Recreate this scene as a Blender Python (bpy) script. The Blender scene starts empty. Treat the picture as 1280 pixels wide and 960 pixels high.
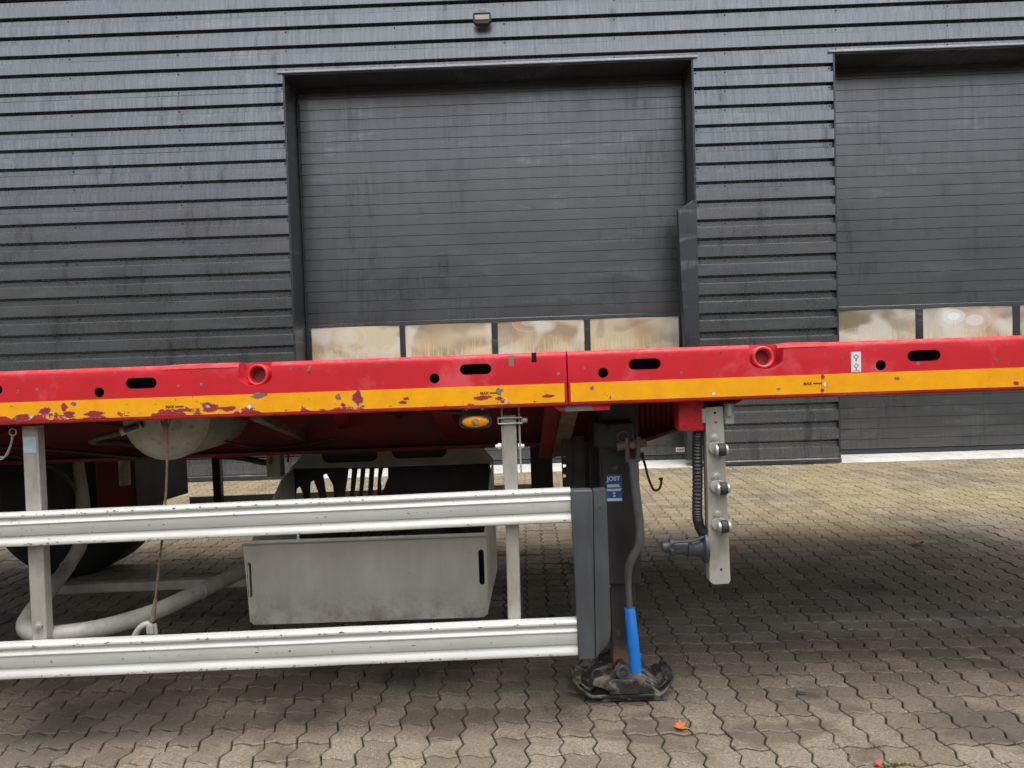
import bpy, math, random
from mathutils import Matrix, Vector
random.seed(7)
SC = bpy.context.scene
COL = SC.collection
# ------------------------------------------------------------------ camera
FPX, CAM_H = 950.0, 1.30                       # focal length in photo pixels (1280 wide), eye height in metres
PITCH, ROLL = math.atan(36 / FPX), 0.032
fw = Vector((0, math.cos(PITCH), -math.sin(PITCH)))
r0 = Vector((1, 0, 0)); u0 = r0.cross(fw)
cup = u0 * math.cos(ROLL) + r0 * math.sin(ROLL)
crt = r0 * math.cos(ROLL) - u0 * math.sin(ROLL)
cam_d = bpy.data.cameras.new('camera'); cam = bpy.data.objects.new('camera', cam_d); COL.objects.link(cam)
cam_d.sensor_width = 36; cam_d.lens = 36 * FPX / 1280; cam_d.clip_end = 300; cam_d.clip_start = .05
m = Matrix.Identity(4)
for i in range(3):
    m[i][0] = crt[i]; m[i][1] = cup[i]; m[i][2] = -fw[i]
m[2][3] = CAM_H
cam.matrix_world = m
SC.camera = cam
CAMP = Vector((0, 0, CAM_H))
# ------------------------------------------------------------------ light
SUN_EL, SUN_AZ = math.radians(72), math.radians(164)      # azimuth from +Y towards +X: behind the camera, a little to the right
W = bpy.data.worlds.new('World'); SC.world = W; W.use_nodes = True
wn, wl = W.node_tree.nodes, W.node_tree.links
bg = wn['Background']
sky = wn.new('ShaderNodeTexSky'); sky.sky_type = 'NISHITA'; sky.sun_disc = False
sky.sun_elevation = SUN_EL; sky.sun_rotation = SUN_AZ; sky.air_density = 1.0; sky.dust_density = 4.0
hs = wn.new('ShaderNodeHueSaturation'); hs.inputs['Saturation'].default_value = 0.28
wl.new(sky.outputs[0], hs.inputs['Color']); wl.new(hs.outputs[0], bg.inputs[0]); bg.inputs[1].default_value = 0.15
sd = bpy.data.lights.new('sun', 'SUN'); sd.energy = 0.7; sd.angle = math.radians(38); sd.color = (1, .965, .91)
so = bpy.data.objects.new('sun', sd); COL.objects.link(so)
sdir = Vector((math.sin(SUN_AZ) * math.cos(SUN_EL), math.cos(SUN_AZ) * math.cos(SUN_EL), math.sin(SUN_EL)))
so.rotation_euler = sdir.to_track_quat('Z', 'Y').to_euler(); so.location = sdir * 30
vs = SC.view_settings; vs.view_transform = 'Standard'; vs.look = 'None'; vs.exposure = 1.1; vs.gamma = 1
SC.render.resolution_x, SC.render.resolution_y = 1024, 768

# ------------------------------------------------------------------ frames: where a line of sight meets a plane of the trailer or of the hall
def frame(loc, rz, ry=0.0):
    return Matrix.Translation(loc) @ Matrix.Rotation(math.radians(rz), 4, 'Z') @ Matrix.Rotation(math.radians(ry), 4, 'Y')
MT = frame((0, 2.5, 0), -1.1, -0.2)            # trailer: y = 0 is its near side, y grows inwards
MF = frame((0, 8.37, 0), -0.95)                # hall: y = 0 is the outer skin of the cladding
MP = frame((0, 0, 0), -0.95)                   # paving runs with the hall
MTi, MFi, MPi = MT.inverted(), MF.inverted(), MP.inverted()
def ray(px, py): return fw * FPX + crt * (px - 640) + cup * (480 - py)
def hit(Mi, px, py, yl):
    o = Mi @ CAMP; d = Mi.to_3x3() @ ray(px, py); t = (yl - o.y) / d.y
    p = o + d * t; return (p.x, p.z)
def T(px, py, yl=0.0): return hit(MTi, px, py, yl)
def F(px, py, yl=0.0): return hit(MFi, px, py, yl)
def G(px, py, z=0.0):
    d = ray(px, py); t = (z - CAM_H) / d.z; return CAMP + d * t
def proj(p):
    v = p - CAMP; w = v.dot(fw)
    return (640 + FPX * v.dot(crt) / w, 480 - FPX * v.dot(cup) / w, w)
def T3(px, py, yl):
    x, z = T(px, py, yl); return (x, yl, z)

# ------------------------------------------------------------------ node helpers
def lin(r, g, b):
    f = lambda c: (c / 255 / 12.92) if c / 255 <= .04045 else ((c / 255 + .055) / 1.055) ** 2.4
    return (f(r), f(g), f(b), 1)
class NT:
    def __init__(s, name):
        s.m = bpy.data.materials.new(name); s.m.use_nodes = True
        s.n, s.l = s.m.node_tree.nodes, s.m.node_tree.links
        s.b = s.n['Principled BSDF']; s.co = None
    def coord(s, kind='Object'):
        if kind == 'World':
            return s.n.new('ShaderNodeNewGeometry').outputs['Position']
        return s.n.new('ShaderNodeTexCoord').outputs[kind]
    def scaled(s, v, sc, off=(0, 0, 0)):
        q = s.n.new('ShaderNodeMapping'); s.l.new(v, q.inputs[0]); q.inputs['Scale'].default_value = sc; q.inputs['Location'].default_value = off; return q.outputs[0]
    def noise(s, v, scale, detail=4, rough=.55, dist=0):
        q = s.n.new('ShaderNodeTexNoise'); s.l.new(v, q.inputs['Vector']); q.inputs['Scale'].default_value = scale
        q.inputs['Detail'].default_value = detail; q.inputs['Roughness'].default_value = rough; q.inputs['Distortion'].default_value = dist; return q.outputs[0]
    def voro(s, v, scale, feat='F1'):
        q = s.n.new('ShaderNodeTexVoronoi'); q.feature = feat; s.l.new(v, q.inputs['Vector']); q.inputs['Scale'].default_value = scale; return q.outputs['Distance']
    def rng(s, v, a, b, c=0., d=1.):
        q = s.n.new('ShaderNodeMapRange'); s.put(q.inputs[0], v)
        for i, x in zip((1, 2, 3, 4), (a, b, c, d)): s.put(q.inputs[i], x)
        return q.outputs[0]
    def put(s, sock, v):
        if hasattr(v, 'is_linked'): s.l.new(v, sock)
        else: sock.default_value = v
    def math(s, op, a, b=0.):
        q = s.n.new('ShaderNodeMath'); q.operation = op; s.put(q.inputs[0], a); s.put(q.inputs[1], b); return q.outputs[0]
    def mix(s, fac, a, b):
        q = s.n.new('ShaderNodeMix'); q.data_type = 'RGBA'; s.put(q.inputs[0], fac); s.put(q.inputs[6], a); s.put(q.inputs[7], b); return q.outputs[2]
    def xyz(s, v):
        q = s.n.new('ShaderNodeSeparateXYZ'); s.l.new(v, q.inputs[0]); return q.outputs
    def bump(s, h, strength, dist=.01):
        q = s.n.new('ShaderNodeBump'); s.put(q.inputs['Height'], h); q.inputs['Strength'].default_value = strength; q.inputs['Distance'].default_value = dist
        s.l.new(q.outputs[0], s.b.inputs['Normal'])
    def out(s, col=None, rough=None, metal=None, spec=None):
        for k, v in (('Base Color', col), ('Roughness', rough), ('Metallic', metal), ('Specular IOR Level', spec)):
            if v is not None: s.put(s.b.inputs[k], v)
        return s.m
def C(r, g, b): return (r, g, b, 1)
def worn(name, c1, c2, rough=.5, metal=0, scale=9, lo=.42, hi=.68, c3=None, s3=45, lo3=.6, hi3=.68, bump=.15, bs=120, spec=.5, st=(1, 1, 1), low=None):
    t = NT(name); v = t.coord()
    n = t.noise(t.scaled(v, st), scale, 6, .6)
    col = t.mix(t.rng(n, lo, hi), c1, c2)
    if c3: col = t.mix(t.rng(t.noise(v, s3, 5, .65), lo3, hi3), col, c3)
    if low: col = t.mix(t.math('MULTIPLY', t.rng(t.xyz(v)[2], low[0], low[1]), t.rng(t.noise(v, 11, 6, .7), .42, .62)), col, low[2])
    if bump: t.bump(t.noise(v, bs, 4), bump, .004)
    return t.out(col, t.rng(n, .3, .75, max(.05, rough - .12), rough + .12), metal, spec)

RED = C(.60, .017, .028)
M = {}
def mk_red():
    t = NT('red_paint'); v = t.coord(); z = t.xyz(v)[2]
    n = t.noise(v, 3.2, 6, .65); n2 = t.noise(v, 38, 5, .7); n3 = t.noise(t.scaled(v, (1, 1, 1), (3, 5, 1)), 5.5, 4, .6)
    col = t.mix(t.rng(n, .35, .7), RED, C(.49, .014, .021))
    col = t.mix(t.math('MULTIPLY', t.rng(n3, .54, .68), .55), col, C(.74, .12, .15))            # sun-bleached scuffs
    dirt = t.math('MULTIPLY', t.rng(n2, .60, .72), t.rng(t.noise(v, 2.3), .40, .6))
    col = t.mix(t.math('MULTIPLY', dirt, .9), col, C(.15, .09, .075))
    chip = t.math('MULTIPLY', t.rng(t.noise(t.scaled(v, (1, 1, 1), (9, 2, 4)), 23, 4, .55), .685, .70), 1.0)
    col = t.mix(chip, col, C(.20, .17, .16))
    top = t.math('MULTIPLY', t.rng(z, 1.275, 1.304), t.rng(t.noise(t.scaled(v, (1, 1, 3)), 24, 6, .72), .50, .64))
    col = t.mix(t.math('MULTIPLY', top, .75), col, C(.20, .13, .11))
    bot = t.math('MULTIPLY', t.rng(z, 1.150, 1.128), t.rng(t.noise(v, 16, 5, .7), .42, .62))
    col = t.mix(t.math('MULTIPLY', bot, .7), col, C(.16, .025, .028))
    t.bump(t.noise(v, 55, 3), .07, .003)
    return t.out(col, t.rng(n, .3, .7, .40, .6), 0, .35)
M['red'] = mk_red()
def mk_underred():
    t = NT('chassis_paint'); v = t.coord(); n = t.noise(v, 6, 6, .65)
    col = t.mix(t.rng(n, .35, .65), C(.30, .008, .013), C(.12, .028, .024))
    return t.out(col, .6)
M['chassis'] = mk_underred()
def mk_tape():
    t = NT('reflective_tape'); v = t.coord(); s = t.xyz(v); x, z = s[0], s[2]
    base = t.mix(t.rng(t.noise(v, 14, 4), .35, .7), C(.90, .40, .005), C(.80, .32, .005))
    hx = t.n.new('ShaderNodeTexBrick'); t.l.new(t.scaled(v, (60, 1, 60)), hx.inputs[0])
    # how worn: heavy on the left half, nearly none on the right, and worst along the lower edge
    wearx = t.rng(x, -1.75, .9, 1.0, .15)
    low = t.rng(z, 1.139, 1.176, 1.0, 0.0)
    nn = t.noise(t.scaled(v, (1, 1, 1.6)), 17, 6, .68, .4)
    sel = t.rng(t.noise(t.scaled(v, (1, 0, 0)), 4.2, 2), .42, .62)
    thr = t.math('SUBTRACT', .755, t.math('MULTIPLY', t.math('MULTIPLY', low, wearx), t.math('ADD', .13, t.math('MULTIPLY', sel, .30))))
    thr = t.math('SUBTRACT', thr, t.math('MULTIPLY', wearx, .085))
    d = t.math('SUBTRACT', nn, thr)
    fr = t.noise(v, 90, 4, .7)
    edge = t.rng(d, -.022, -.012)
    ecol = t.mix(t.rng(fr, .52, .56), C(.11, .06, .02), C(.72, .70, .68))
    col = t.mix(t.math('MULTIPLY', edge, t.rng(fr, .40, .46)), base, ecol)
    col = t.mix(t.rng(d, .0, .006), col, t.mix(t.rng(fr, .4, .62), C(.40, .014, .022), C(.24, .05, .055)))
    col = t.mix(t.math('MULTIPLY', t.rng(t.noise(v, 55, 5, .7), .66, .70), t.rng(wearx, 0, 1, .3, .9)), col, C(.10, .06, .025))
    sp = t.rng(t.noise(t.scaled(v, (1, 1, 1), (5, 5, 5)), 30, 5, .6, .6), .655, .668)
    sp = t.math('MULTIPLY', sp, t.rng(t.noise(t.scaled(v, (1, 0, 0), (2, 0, 0)), 6, 2), .46, .56))
    col = t.mix(t.math('MULTIPLY', sp, t.rng(wearx, .25, .7)), col, t.mix(t.rng(fr, .45, .6), C(.10, .05, .02), C(.42, .03, .03)))
    t.bump(d, .25, .004)
    return t.out(col, .34, 0, .5)
M['tape'] = mk_tape()
M['hole'] = worn('rail_inside', C(.012, .006, .006), C(.03, .008, .008), .7, bump=0)
def mk_alu():
    t = NT('guard_aluminium'); v = t.coord()
    n = t.noise(t.scaled(v, (.35, 1, 2.5)), 9, 6, .65); n2 = t.noise(v, 42, 6, .72)
    col = t.mix(t.rng(n, .35, .7), C(.68, .68, .645), C(.55, .55, .51))
    x = t.xyz(v)[0]
    wx = t.rng(x, -1.9, .1, 1, .3)
    col = t.mix(t.math('MULTIPLY', t.rng(n2, .62, .66), t.math('MULTIPLY', wx, t.rng(t.noise(v, 4), .42, .55))), col, C(.10, .075, .055))
    col = t.mix(t.math('MULTIPLY', t.rng(t.noise(t.scaled(v, (.6, 1, 1.4)), 5, 5, .7), .5, .8), .35), col, C(.48, .46, .40))
    dents = t.math('ADD', t.math('MULTIPLY', t.noise(t.scaled(v, (1, 1, .6)), 5, 2), .5), t.math('MULTIPLY', t.rng(t.voro(v, 9), 0, .16, -1, 0), .45))
    t.bump(dents, .14, .012)
    return t.out(col, t.rng(n, .3, .7, .34, .5), .18, .5)
M['alu'] = mk_alu()
M['galv'] = worn('galvanised_steel', C(.43, .41, .36), C(.30, .28, .24), .55, .25, 14, c3=C(.16, .12, .08), s3=60, lo3=.69, hi3=.73, st=(1, 1, .5))
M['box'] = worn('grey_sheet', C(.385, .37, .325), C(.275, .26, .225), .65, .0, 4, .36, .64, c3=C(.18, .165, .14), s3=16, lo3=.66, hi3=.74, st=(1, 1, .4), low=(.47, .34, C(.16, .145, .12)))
M['lightened'] = worn('lightened_side_sheet', C(.60, .575, .51), C(.46, .435, .385), .75, 0, 6)  # sheet colour lightened to stand in for light missing under the deck
M['barepatch'] = worn('bare_scuffed_metal', C(.20, .17, .155), C(.13, .09, .08), .7, 0, 20)
M['lens'] = worn('beige_lens', C(.40, .33, .26), C(.36, .29, .22), .4, bump=0)
M['chipred'] = worn('bared_red', C(.36, .014, .022), C(.22, .035, .04), .55, 0, 40)
M['chipedge'] = worn('ragged_tape_edge', C(.10, .055, .02), C(.50, .42, .34), .6, 0, 120)
M['chipdark'] = worn('chipped_bare_metal', C(.10, .07, .05), C(.19, .15, .12), .7, 0, 60)
M['pipe'] = worn('galvanised_pipe', C(.40, .38, .34), C(.29, .275, .245), .6, .08, 16, c3=C(.20, .16, .12), s3=30, lo3=.66, hi3=.72)
M['tank'] = worn('dusty_tank', C(.50, .46, .38), C(.38, .345, .285), .7, .05, 12, c3=C(.10, .085, .065), s3=34, lo3=.6, hi3=.75)
M['dirtplate'] = worn('dusty_plate', C(.36, .35, .30), C(.25, .24, .205), .75, 0, 9)
M['black'] = worn('black_steel', C(.016, .016, .017), C(.032, .03, .028), .5, 0, 12, c3=C(.07, .055, .04), s3=25, lo3=.66, hi3=.74)
M['legblack'] = worn('leg_paint', C(.026, .026, .027), C(.05, .048, .045), .42, 0, 7, c3=C(.13, .085, .05), s3=16, lo3=.64, hi3=.72, st=(1, 1, .5), low=(.21, .13, C(.21, .135, .08)))
M['foot'] = worn('muddy_iron', C(.020, .020, .020), C(.055, .05, .043), .6, 0, 14, c3=C(.24, .21, .17), s3=12, lo3=.48, hi3=.60, bump=.3, bs=60)
M['rubber'] = worn('rubber', C(.022, .022, .023), C(.04, .04, .041), .62, 0, 20)
M['cap'] = worn('grey_rubber_cap', C(.052, .056, .060), C(.078, .082, .086), .5, 0, 6, c3=C(.02, .02, .02), s3=26, lo3=.68, hi3=.72, st=(1.6, 1, .5))
M['tyre'] = worn('tyre_rubber', C(.012, .012, .012), C(.022, .021, .02), .75, 0, 12)
M['rust'] = worn('rusty_steel', C(.20, .135, .09), C(.12, .085, .062), .75, .1, 22, c3=C(.30, .24, .19), s3=30, lo3=.6, hi3=.7, bump=.3)
M['crank'] = worn('scuffed_crank', C(.16, .165, .17), C(.07, .068, .065), .42, .5, 10, c3=C(.17, .09, .05), s3=20, lo3=.67, hi3=.74, st=(1, 1, .4))
M['blue'] = worn('blue_grip', C(.003, .165, .58), C(.003, .13, .48), .42, 0, 10, c3=C(.05, .08, .13), s3=26, lo3=.62, hi3=.70)
M['bluesign'] = worn('blue_label', C(.02, .12, .36), C(.03, .10, .27), .4, 0, 20)
M['white'] = worn('white_print', C(.72, .73, .73), C(.6, .61, .6), .5, 0, 20)
M['dark'] = worn('dark_print', C(.03, .025, .02), C(.05, .04, .03), .5, bump=0)
M['redprint'] = worn('red_print', C(.5, .05, .05), C(.4, .1, .1), .5, bump=0)
M['paleblue'] = worn('faded_blue_label', C(.38, .52, .55), C(.50, .60, .60), .6, 0, 60)
M['amber'] = worn('amber_lens', C(.85, .33, .004), C(.70, .22, .004), .2, 0, 30, bump=.2, bs=300)
M['bulb'] = worn('lens_core', C(.25, .12, .03), C(.5, .3, .1), .2, 0, 90)
M['zinc'] = worn('zinc_bolt', C(.62, .62, .60), C(.42, .42, .4), .35, .6, 40)
M['hose'] = worn('black_hose', C(.020, .021, .022), C(.04, .04, .04), .5)
M['plug'] = worn('grey_plug', C(.042, .046, .052), C(.07, .073, .077), .5, 0, 25)
M['rope'] = worn('rusty_cable', C(.22, .15, .11), C(.13, .085, .06), .7, .2, 60)
M['tarp'] = worn('black_tarp', C(.011, .012, .012), C(.02, .024, .022), .5, 0, 6, bump=.5, bs=18)

def mk_clad(name, base, dark, streak, metal, rough, drips=()):
    t = NT(name); v = t.coord(); s = t.xyz(v); z = s[2]
    st = t.noise(t.scaled(v, (1, .1, .045)), 34, 5, .7)          # run-off streaks down the sheet
    st2 = t.noise(t.scaled(v, (1, .1, .12)), 7, 5, .65)
    bl = t.noise(t.scaled(v, (.5, .3, 1)), 2.1, 5, .6, .3)
    col = t.mix(t.rng(st, .35, .68), base, streak)
    col = t.mix(t.math('MULTIPLY', t.rng(st2, .52, .66), t.rng(bl, .46, .62)), col, dark)
    wash = t.math('MULTIPLY', t.rng(t.noise(t.scaled(v, (.35, .3, 2.2)), 2.6, 6, .7, .5), .56, .64), t.rng(st, .3, .6))
    col = t.mix(t.math('MULTIPLY', wash, .4), col, C(.29, .305, .32))
    for dx, wd in drips:
        band = t.rng(t.math('ABSOLUTE', t.math('SUBTRACT', s[0], dx)), wd * .3, wd, 1, 0)
        dr = t.math('MULTIPLY', t.rng(t.noise(t.scaled(v, (1, .1, .10)), 26, 4, .65), .50, .58), t.rng(t.noise(t.scaled(v, (.6, 1, 1.0), (dx, 0, 2)), 1.7, 3), .46, .56))
        col = t.mix(t.math('MULTIPLY', t.math('MULTIPLY', band, dr), .45), col, C(.080, .086, .092))
    t.bump(t.noise(t.scaled(v, (.5, .5, 1)), 3.0, 3), .06, .02)
    return t.out(col, t.rng(t.math('ADD', st, bl), .6, 1.3, rough + .10, rough - .06), metal, .5)
M['clad'] = mk_clad('weathered_grey_cladding', C(.165, .176, .189), C(.098, .107, .119), C(.225, .239, .252), .85, .27)
M['slat'] = mk_clad('grey_door_skin', C(.142, .148, .153), C(.110, .116, .122), C(.155, .160, .164), .8, .32, [(-1.72, .42), (1.62, .48), (-.55, .25), (4.1, .5), (5.3, .3)])
M['trim'] = mk_clad('grey_flashing', C(.060, .066, .075), C(.045, .05, .056), C(.070, .075, .082), .6, .36)
M['bright'] = worn('light_metal_edge', C(.34, .355, .37), C(.26, .27, .285), .45, .3, 8)
M['darktrim'] = worn('black_gasket', C(.018, .02, .022), C(.03, .032, .034), .6)
M['inside'] = worn('hall_body', C(.10, .105, .11), C(.08, .085, .09), .8)
def mk_pane():
    t = NT('stained_pane_painted_reflection'); v = t.coord()  # warped reflections painted into the colour, plus drip stains low down
    z0 = t.xyz(v)[2]
    rnd = t.n.new('ShaderNodeObjectInfo').outputs['Random']
    sh = t.n.new('ShaderNodeVectorMath'); sh.operation = 'ADD'; t.l.new(v, sh.inputs[0])
    cmb = t.n.new('ShaderNodeCombineXYZ'); t.l.new(t.math('MULTIPLY', rnd, 37.), cmb.inputs[1]); t.l.new(cmb.outputs[0], sh.inputs[1]); v = sh.outputs[0]
    zz = z0
    zz = z0
    right = t.rng(t.xyz(v)[0], 2.6, 2.8)
    w = t.noise(t.scaled(v, (.7, 1, 1.6), (4, 0, 2)), 1.7, 1.5, .45, .9)
    col = t.mix(t.rng(w, .36, .62), C(.36, .27, .17), C(.62, .52, .37))
    col = t.mix(right, col, t.mix(t.rng(w, .38, .60), C(.25, .20, .13), C(.52, .48, .42)))
    col = t.mix(t.math('MULTIPLY', t.rng(t.noise(t.scaled(v, (.9, 1, .8), (9, 0, 1)), 2.6, 1, .4, .4), .52, .60), .75), col, C(.68, .64, .57))
    col = t.mix(t.math('MULTIPLY', t.rng(t.noise(t.scaled(v, (1.1, 1, .9), (3, 3, 1)), 2.2, 1, .4, .3), .54, .64), .5), col, C(.52, .33, .22))
    col = t.mix(t.math('MULTIPLY', t.rng(t.noise(t.scaled(v, (1.2, 1, 1.6), (6, 2, 5)), 2.4, 1, .4, .6), .55, .65), .45), col, C(.24, .19, .12))
    vd = t.voro(t.scaled(v, (.62, 1, 1.0), (.31, 0, .22)), 2.3)  # cells for the round white reflections painted below
    vd = t.math('ADD', vd, t.math('MULTIPLY', t.noise(v, 1.6, 1), .10))
    col = t.mix(t.math('MULTIPLY', t.rng(vd, .25, .265, 1, 0), t.math('ADD', .22, t.math('MULTIPLY', right, .35))), col, C(.74, .74, .73))
    col = t.mix(t.math('MULTIPLY', t.rng(vd, .17, .18, 1, 0), t.math('ADD', .1, t.math('MULTIPLY', right, .6))), col, C(.85, .86, .86))
    col = t.mix(t.math('MULTIPLY', t.rng(t.math('ABSOLUTE', t.math('SUBTRACT', vd, .36)), .002, .010, 1, 0), .35), col, C(.74, .73, .70))
    soft = w
    run = t.noise(t.scaled(v, (1, 1, .05)), 60, 5, .75)
    low = t.rng(t.math('ADD', zz, t.math('MULTIPLY', t.noise(t.scaled(v, (1, 1, 0)), 9, 3), .22)), 1.46, 1.66, 1, 0)
    col = t.mix(t.math('MULTIPLY', t.math('MULTIPLY', t.rng(run, .46, .58), low), .75), col, C(.78, .62, .36))
    col = t.mix(t.math('MULTIPLY', t.math('MULTIPLY', t.rng(run, .60, .66), low), .5), col, C(.22, .16, .09))
    t.bump(w, .2, .03)
    t.b.inputs['Coat Weight'].default_value = 1.; t.b.inputs['Coat Roughness'].default_value = .03
    return t.out(col, .28, 0, .6)
M['pane'] = mk_pane()

OIL = [(G(120, 905), .34), (G(380, 890), .14), (G(1240, 905), .2), (G(1078, 737), .16), (G(1005, 868), .05), (G(690, 850), .20), (G(505, 845), .12)]
def mk_paver(name, joined):
    t = NT(name); v = t.coord('World')
    if joined:
        a = t.n.new('ShaderNodeAttribute'); a.attribute_name = 'tone'; rnd = a.outputs['Fac']
    else:
        rnd = t.n.new('ShaderNodeObjectInfo').outputs['Random']
    s = t.xyz(v)
    big = t.noise(v, .75, 5, .6); mid = t.noise(v, 5, 5, .65); fine = t.noise(v, 95, 4, .75); sp = t.voro(v, 120)
    col = t.mix(rnd, C(.150, .122, .088), C(.275, .232, .172))
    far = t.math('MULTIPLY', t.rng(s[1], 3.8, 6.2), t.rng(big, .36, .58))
    col = t.mix(t.math('MULTIPLY', far, .85), col, t.mix(rnd, C(.31, .245, .125), C(.37, .300, .165)))       # lighter, yellower tone towards the hall
    col = t.mix(t.math('MULTIPLY', t.rng(t.noise(v, 2.1, 5, .7), .56, .68), .4), col, C(.19, .115, .080))
    col = t.mix(t.math('MULTIPLY', t.rng(mid, .5, .72), .6), col, C(.112, .088, .060))
    col = t.mix(t.math('MULTIPLY', t.rng(fine, .44, .66), .75), col, C(.075, .06, .045))
    col = t.mix(t.math('MULTIPLY', t.rng(sp, .10, .26, 1, 0), t.rng(t.noise(v, 38), .52, .60)), col, C(.55, .50, .42))
    # a darker and a paler strip along the driving direction and a few oil spots
    band = t.math('MULTIPLY', t.rng(t.math('ABSOLUTE', t.math('SUBTRACT', s[1], 3.28)), .0, .22, 1, 0), t.rng(t.noise(t.scaled(v, (.5, 3, 1)), 2.2, 5, .7), .44, .62))
    col = t.mix(t.math('MULTIPLY', band, .55), col, C(.085, .068, .058))
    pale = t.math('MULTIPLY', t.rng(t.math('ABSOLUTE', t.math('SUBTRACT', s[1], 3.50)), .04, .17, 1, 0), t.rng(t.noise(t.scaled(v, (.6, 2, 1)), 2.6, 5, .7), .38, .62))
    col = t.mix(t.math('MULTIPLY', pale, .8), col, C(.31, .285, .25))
    warp = t.math('MULTIPLY', t.math('SUBTRACT', t.noise(v, 14, 4), .5), .16)
    for p, r in OIL:
        dx = t.math('MULTIPLY', t.math('SUBTRACT', s[0], p.x), .8); dy = t.math('SUBTRACT', s[1], p.y)
        d = t.math('ADD', t.math('SQRT', t.math('ADD', t.math('MULTIPLY', dx, dx), t.math('MULTIPLY', dy, dy))), warp)
        col = t.mix(t.math('MULTIPLY', t.rng(d, r * .45, r * 1.0, 1, 0), .6), col, C(.055, .048, .045))
    wet = t.math('MULTIPLY', t.rng(t.noise(t.scaled(v, (1, 1.6, 1), (3, 1, 0)), 1.9, 6, .65, .4), .53, .60), t.rng(s[1], 6.2, 4.4))
    col = t.mix(t.math('MULTIPLY', wet, .5), col, C(.085, .070, .054))
    t.bump(t.math('ADD', fine, t.math('MULTIPLY', mid, .6)), .55, .004)
    return t.out(col, t.math('SUBTRACT', t.rng(mid, .3, .7, .72, .9), t.math('MULTIPLY', wet, .35)), 0, .4)
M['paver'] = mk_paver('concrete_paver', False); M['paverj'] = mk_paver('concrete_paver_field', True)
def mk_joint():
    t = NT('mossy_joint_sand'); v = t.coord('World')
    n = t.noise(v, 3.4, 5, .65); f = t.noise(v, 90, 4, .7)
    col = t.mix(t.rng(n, .42, .60), C(.030, .026, .018), C(.050, .064, .018))
    col = t.mix(t.rng(t.noise(v, 1.3, 4), .54, .64), col, C(.15, .13, .07))
    col = t.mix(t.math('MULTIPLY', t.rng(f, .5, .7), .6), col, C(.02, .02, .014))
    t.bump(f, .8, .006); return t.out(col, .95, 0, .2)
M['joint'] = mk_joint()
M['ground'] = worn('yard_ground', C(.27, .23, .17), C(.19, .165, .13), .9, 0, 1.2, bump=.3, bs=40)
M['concrete'] = worn('pale_concrete', C(.52, .51, .47), C(.40, .39, .36), .85, 0, 5, c3=C(.25, .23, .19), s3=9, lo3=.6, hi3=.7)
M['leaf'] = worn('dry_leaf', C(.52, .17, .035), C(.34, .10, .03), .6, 0, 40)
M['leafred'] = worn('red_leaf', C(.50, .06, .035), C(.36, .05, .04), .6, 0, 40)
M['moss'] = worn('green_moss', C(.10, .16, .02), C(.06, .10, .02), .9, 0, 60)
M['grit'] = worn('pale_grit', C(.42, .38, .31), C(.10, .085, .07), .9, 0, 3, .46, .54)
M['stone'] = worn('dark_pebble', C(.03, .03, .032), C(.05, .05, .052), .7, 0, 30)
M['blocker'] = worn('yard_wall', C(.075, .058, .045), C(.05, .042, .036), .85, 0, 3)  # dark colour of the unseen block added behind the camera

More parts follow.
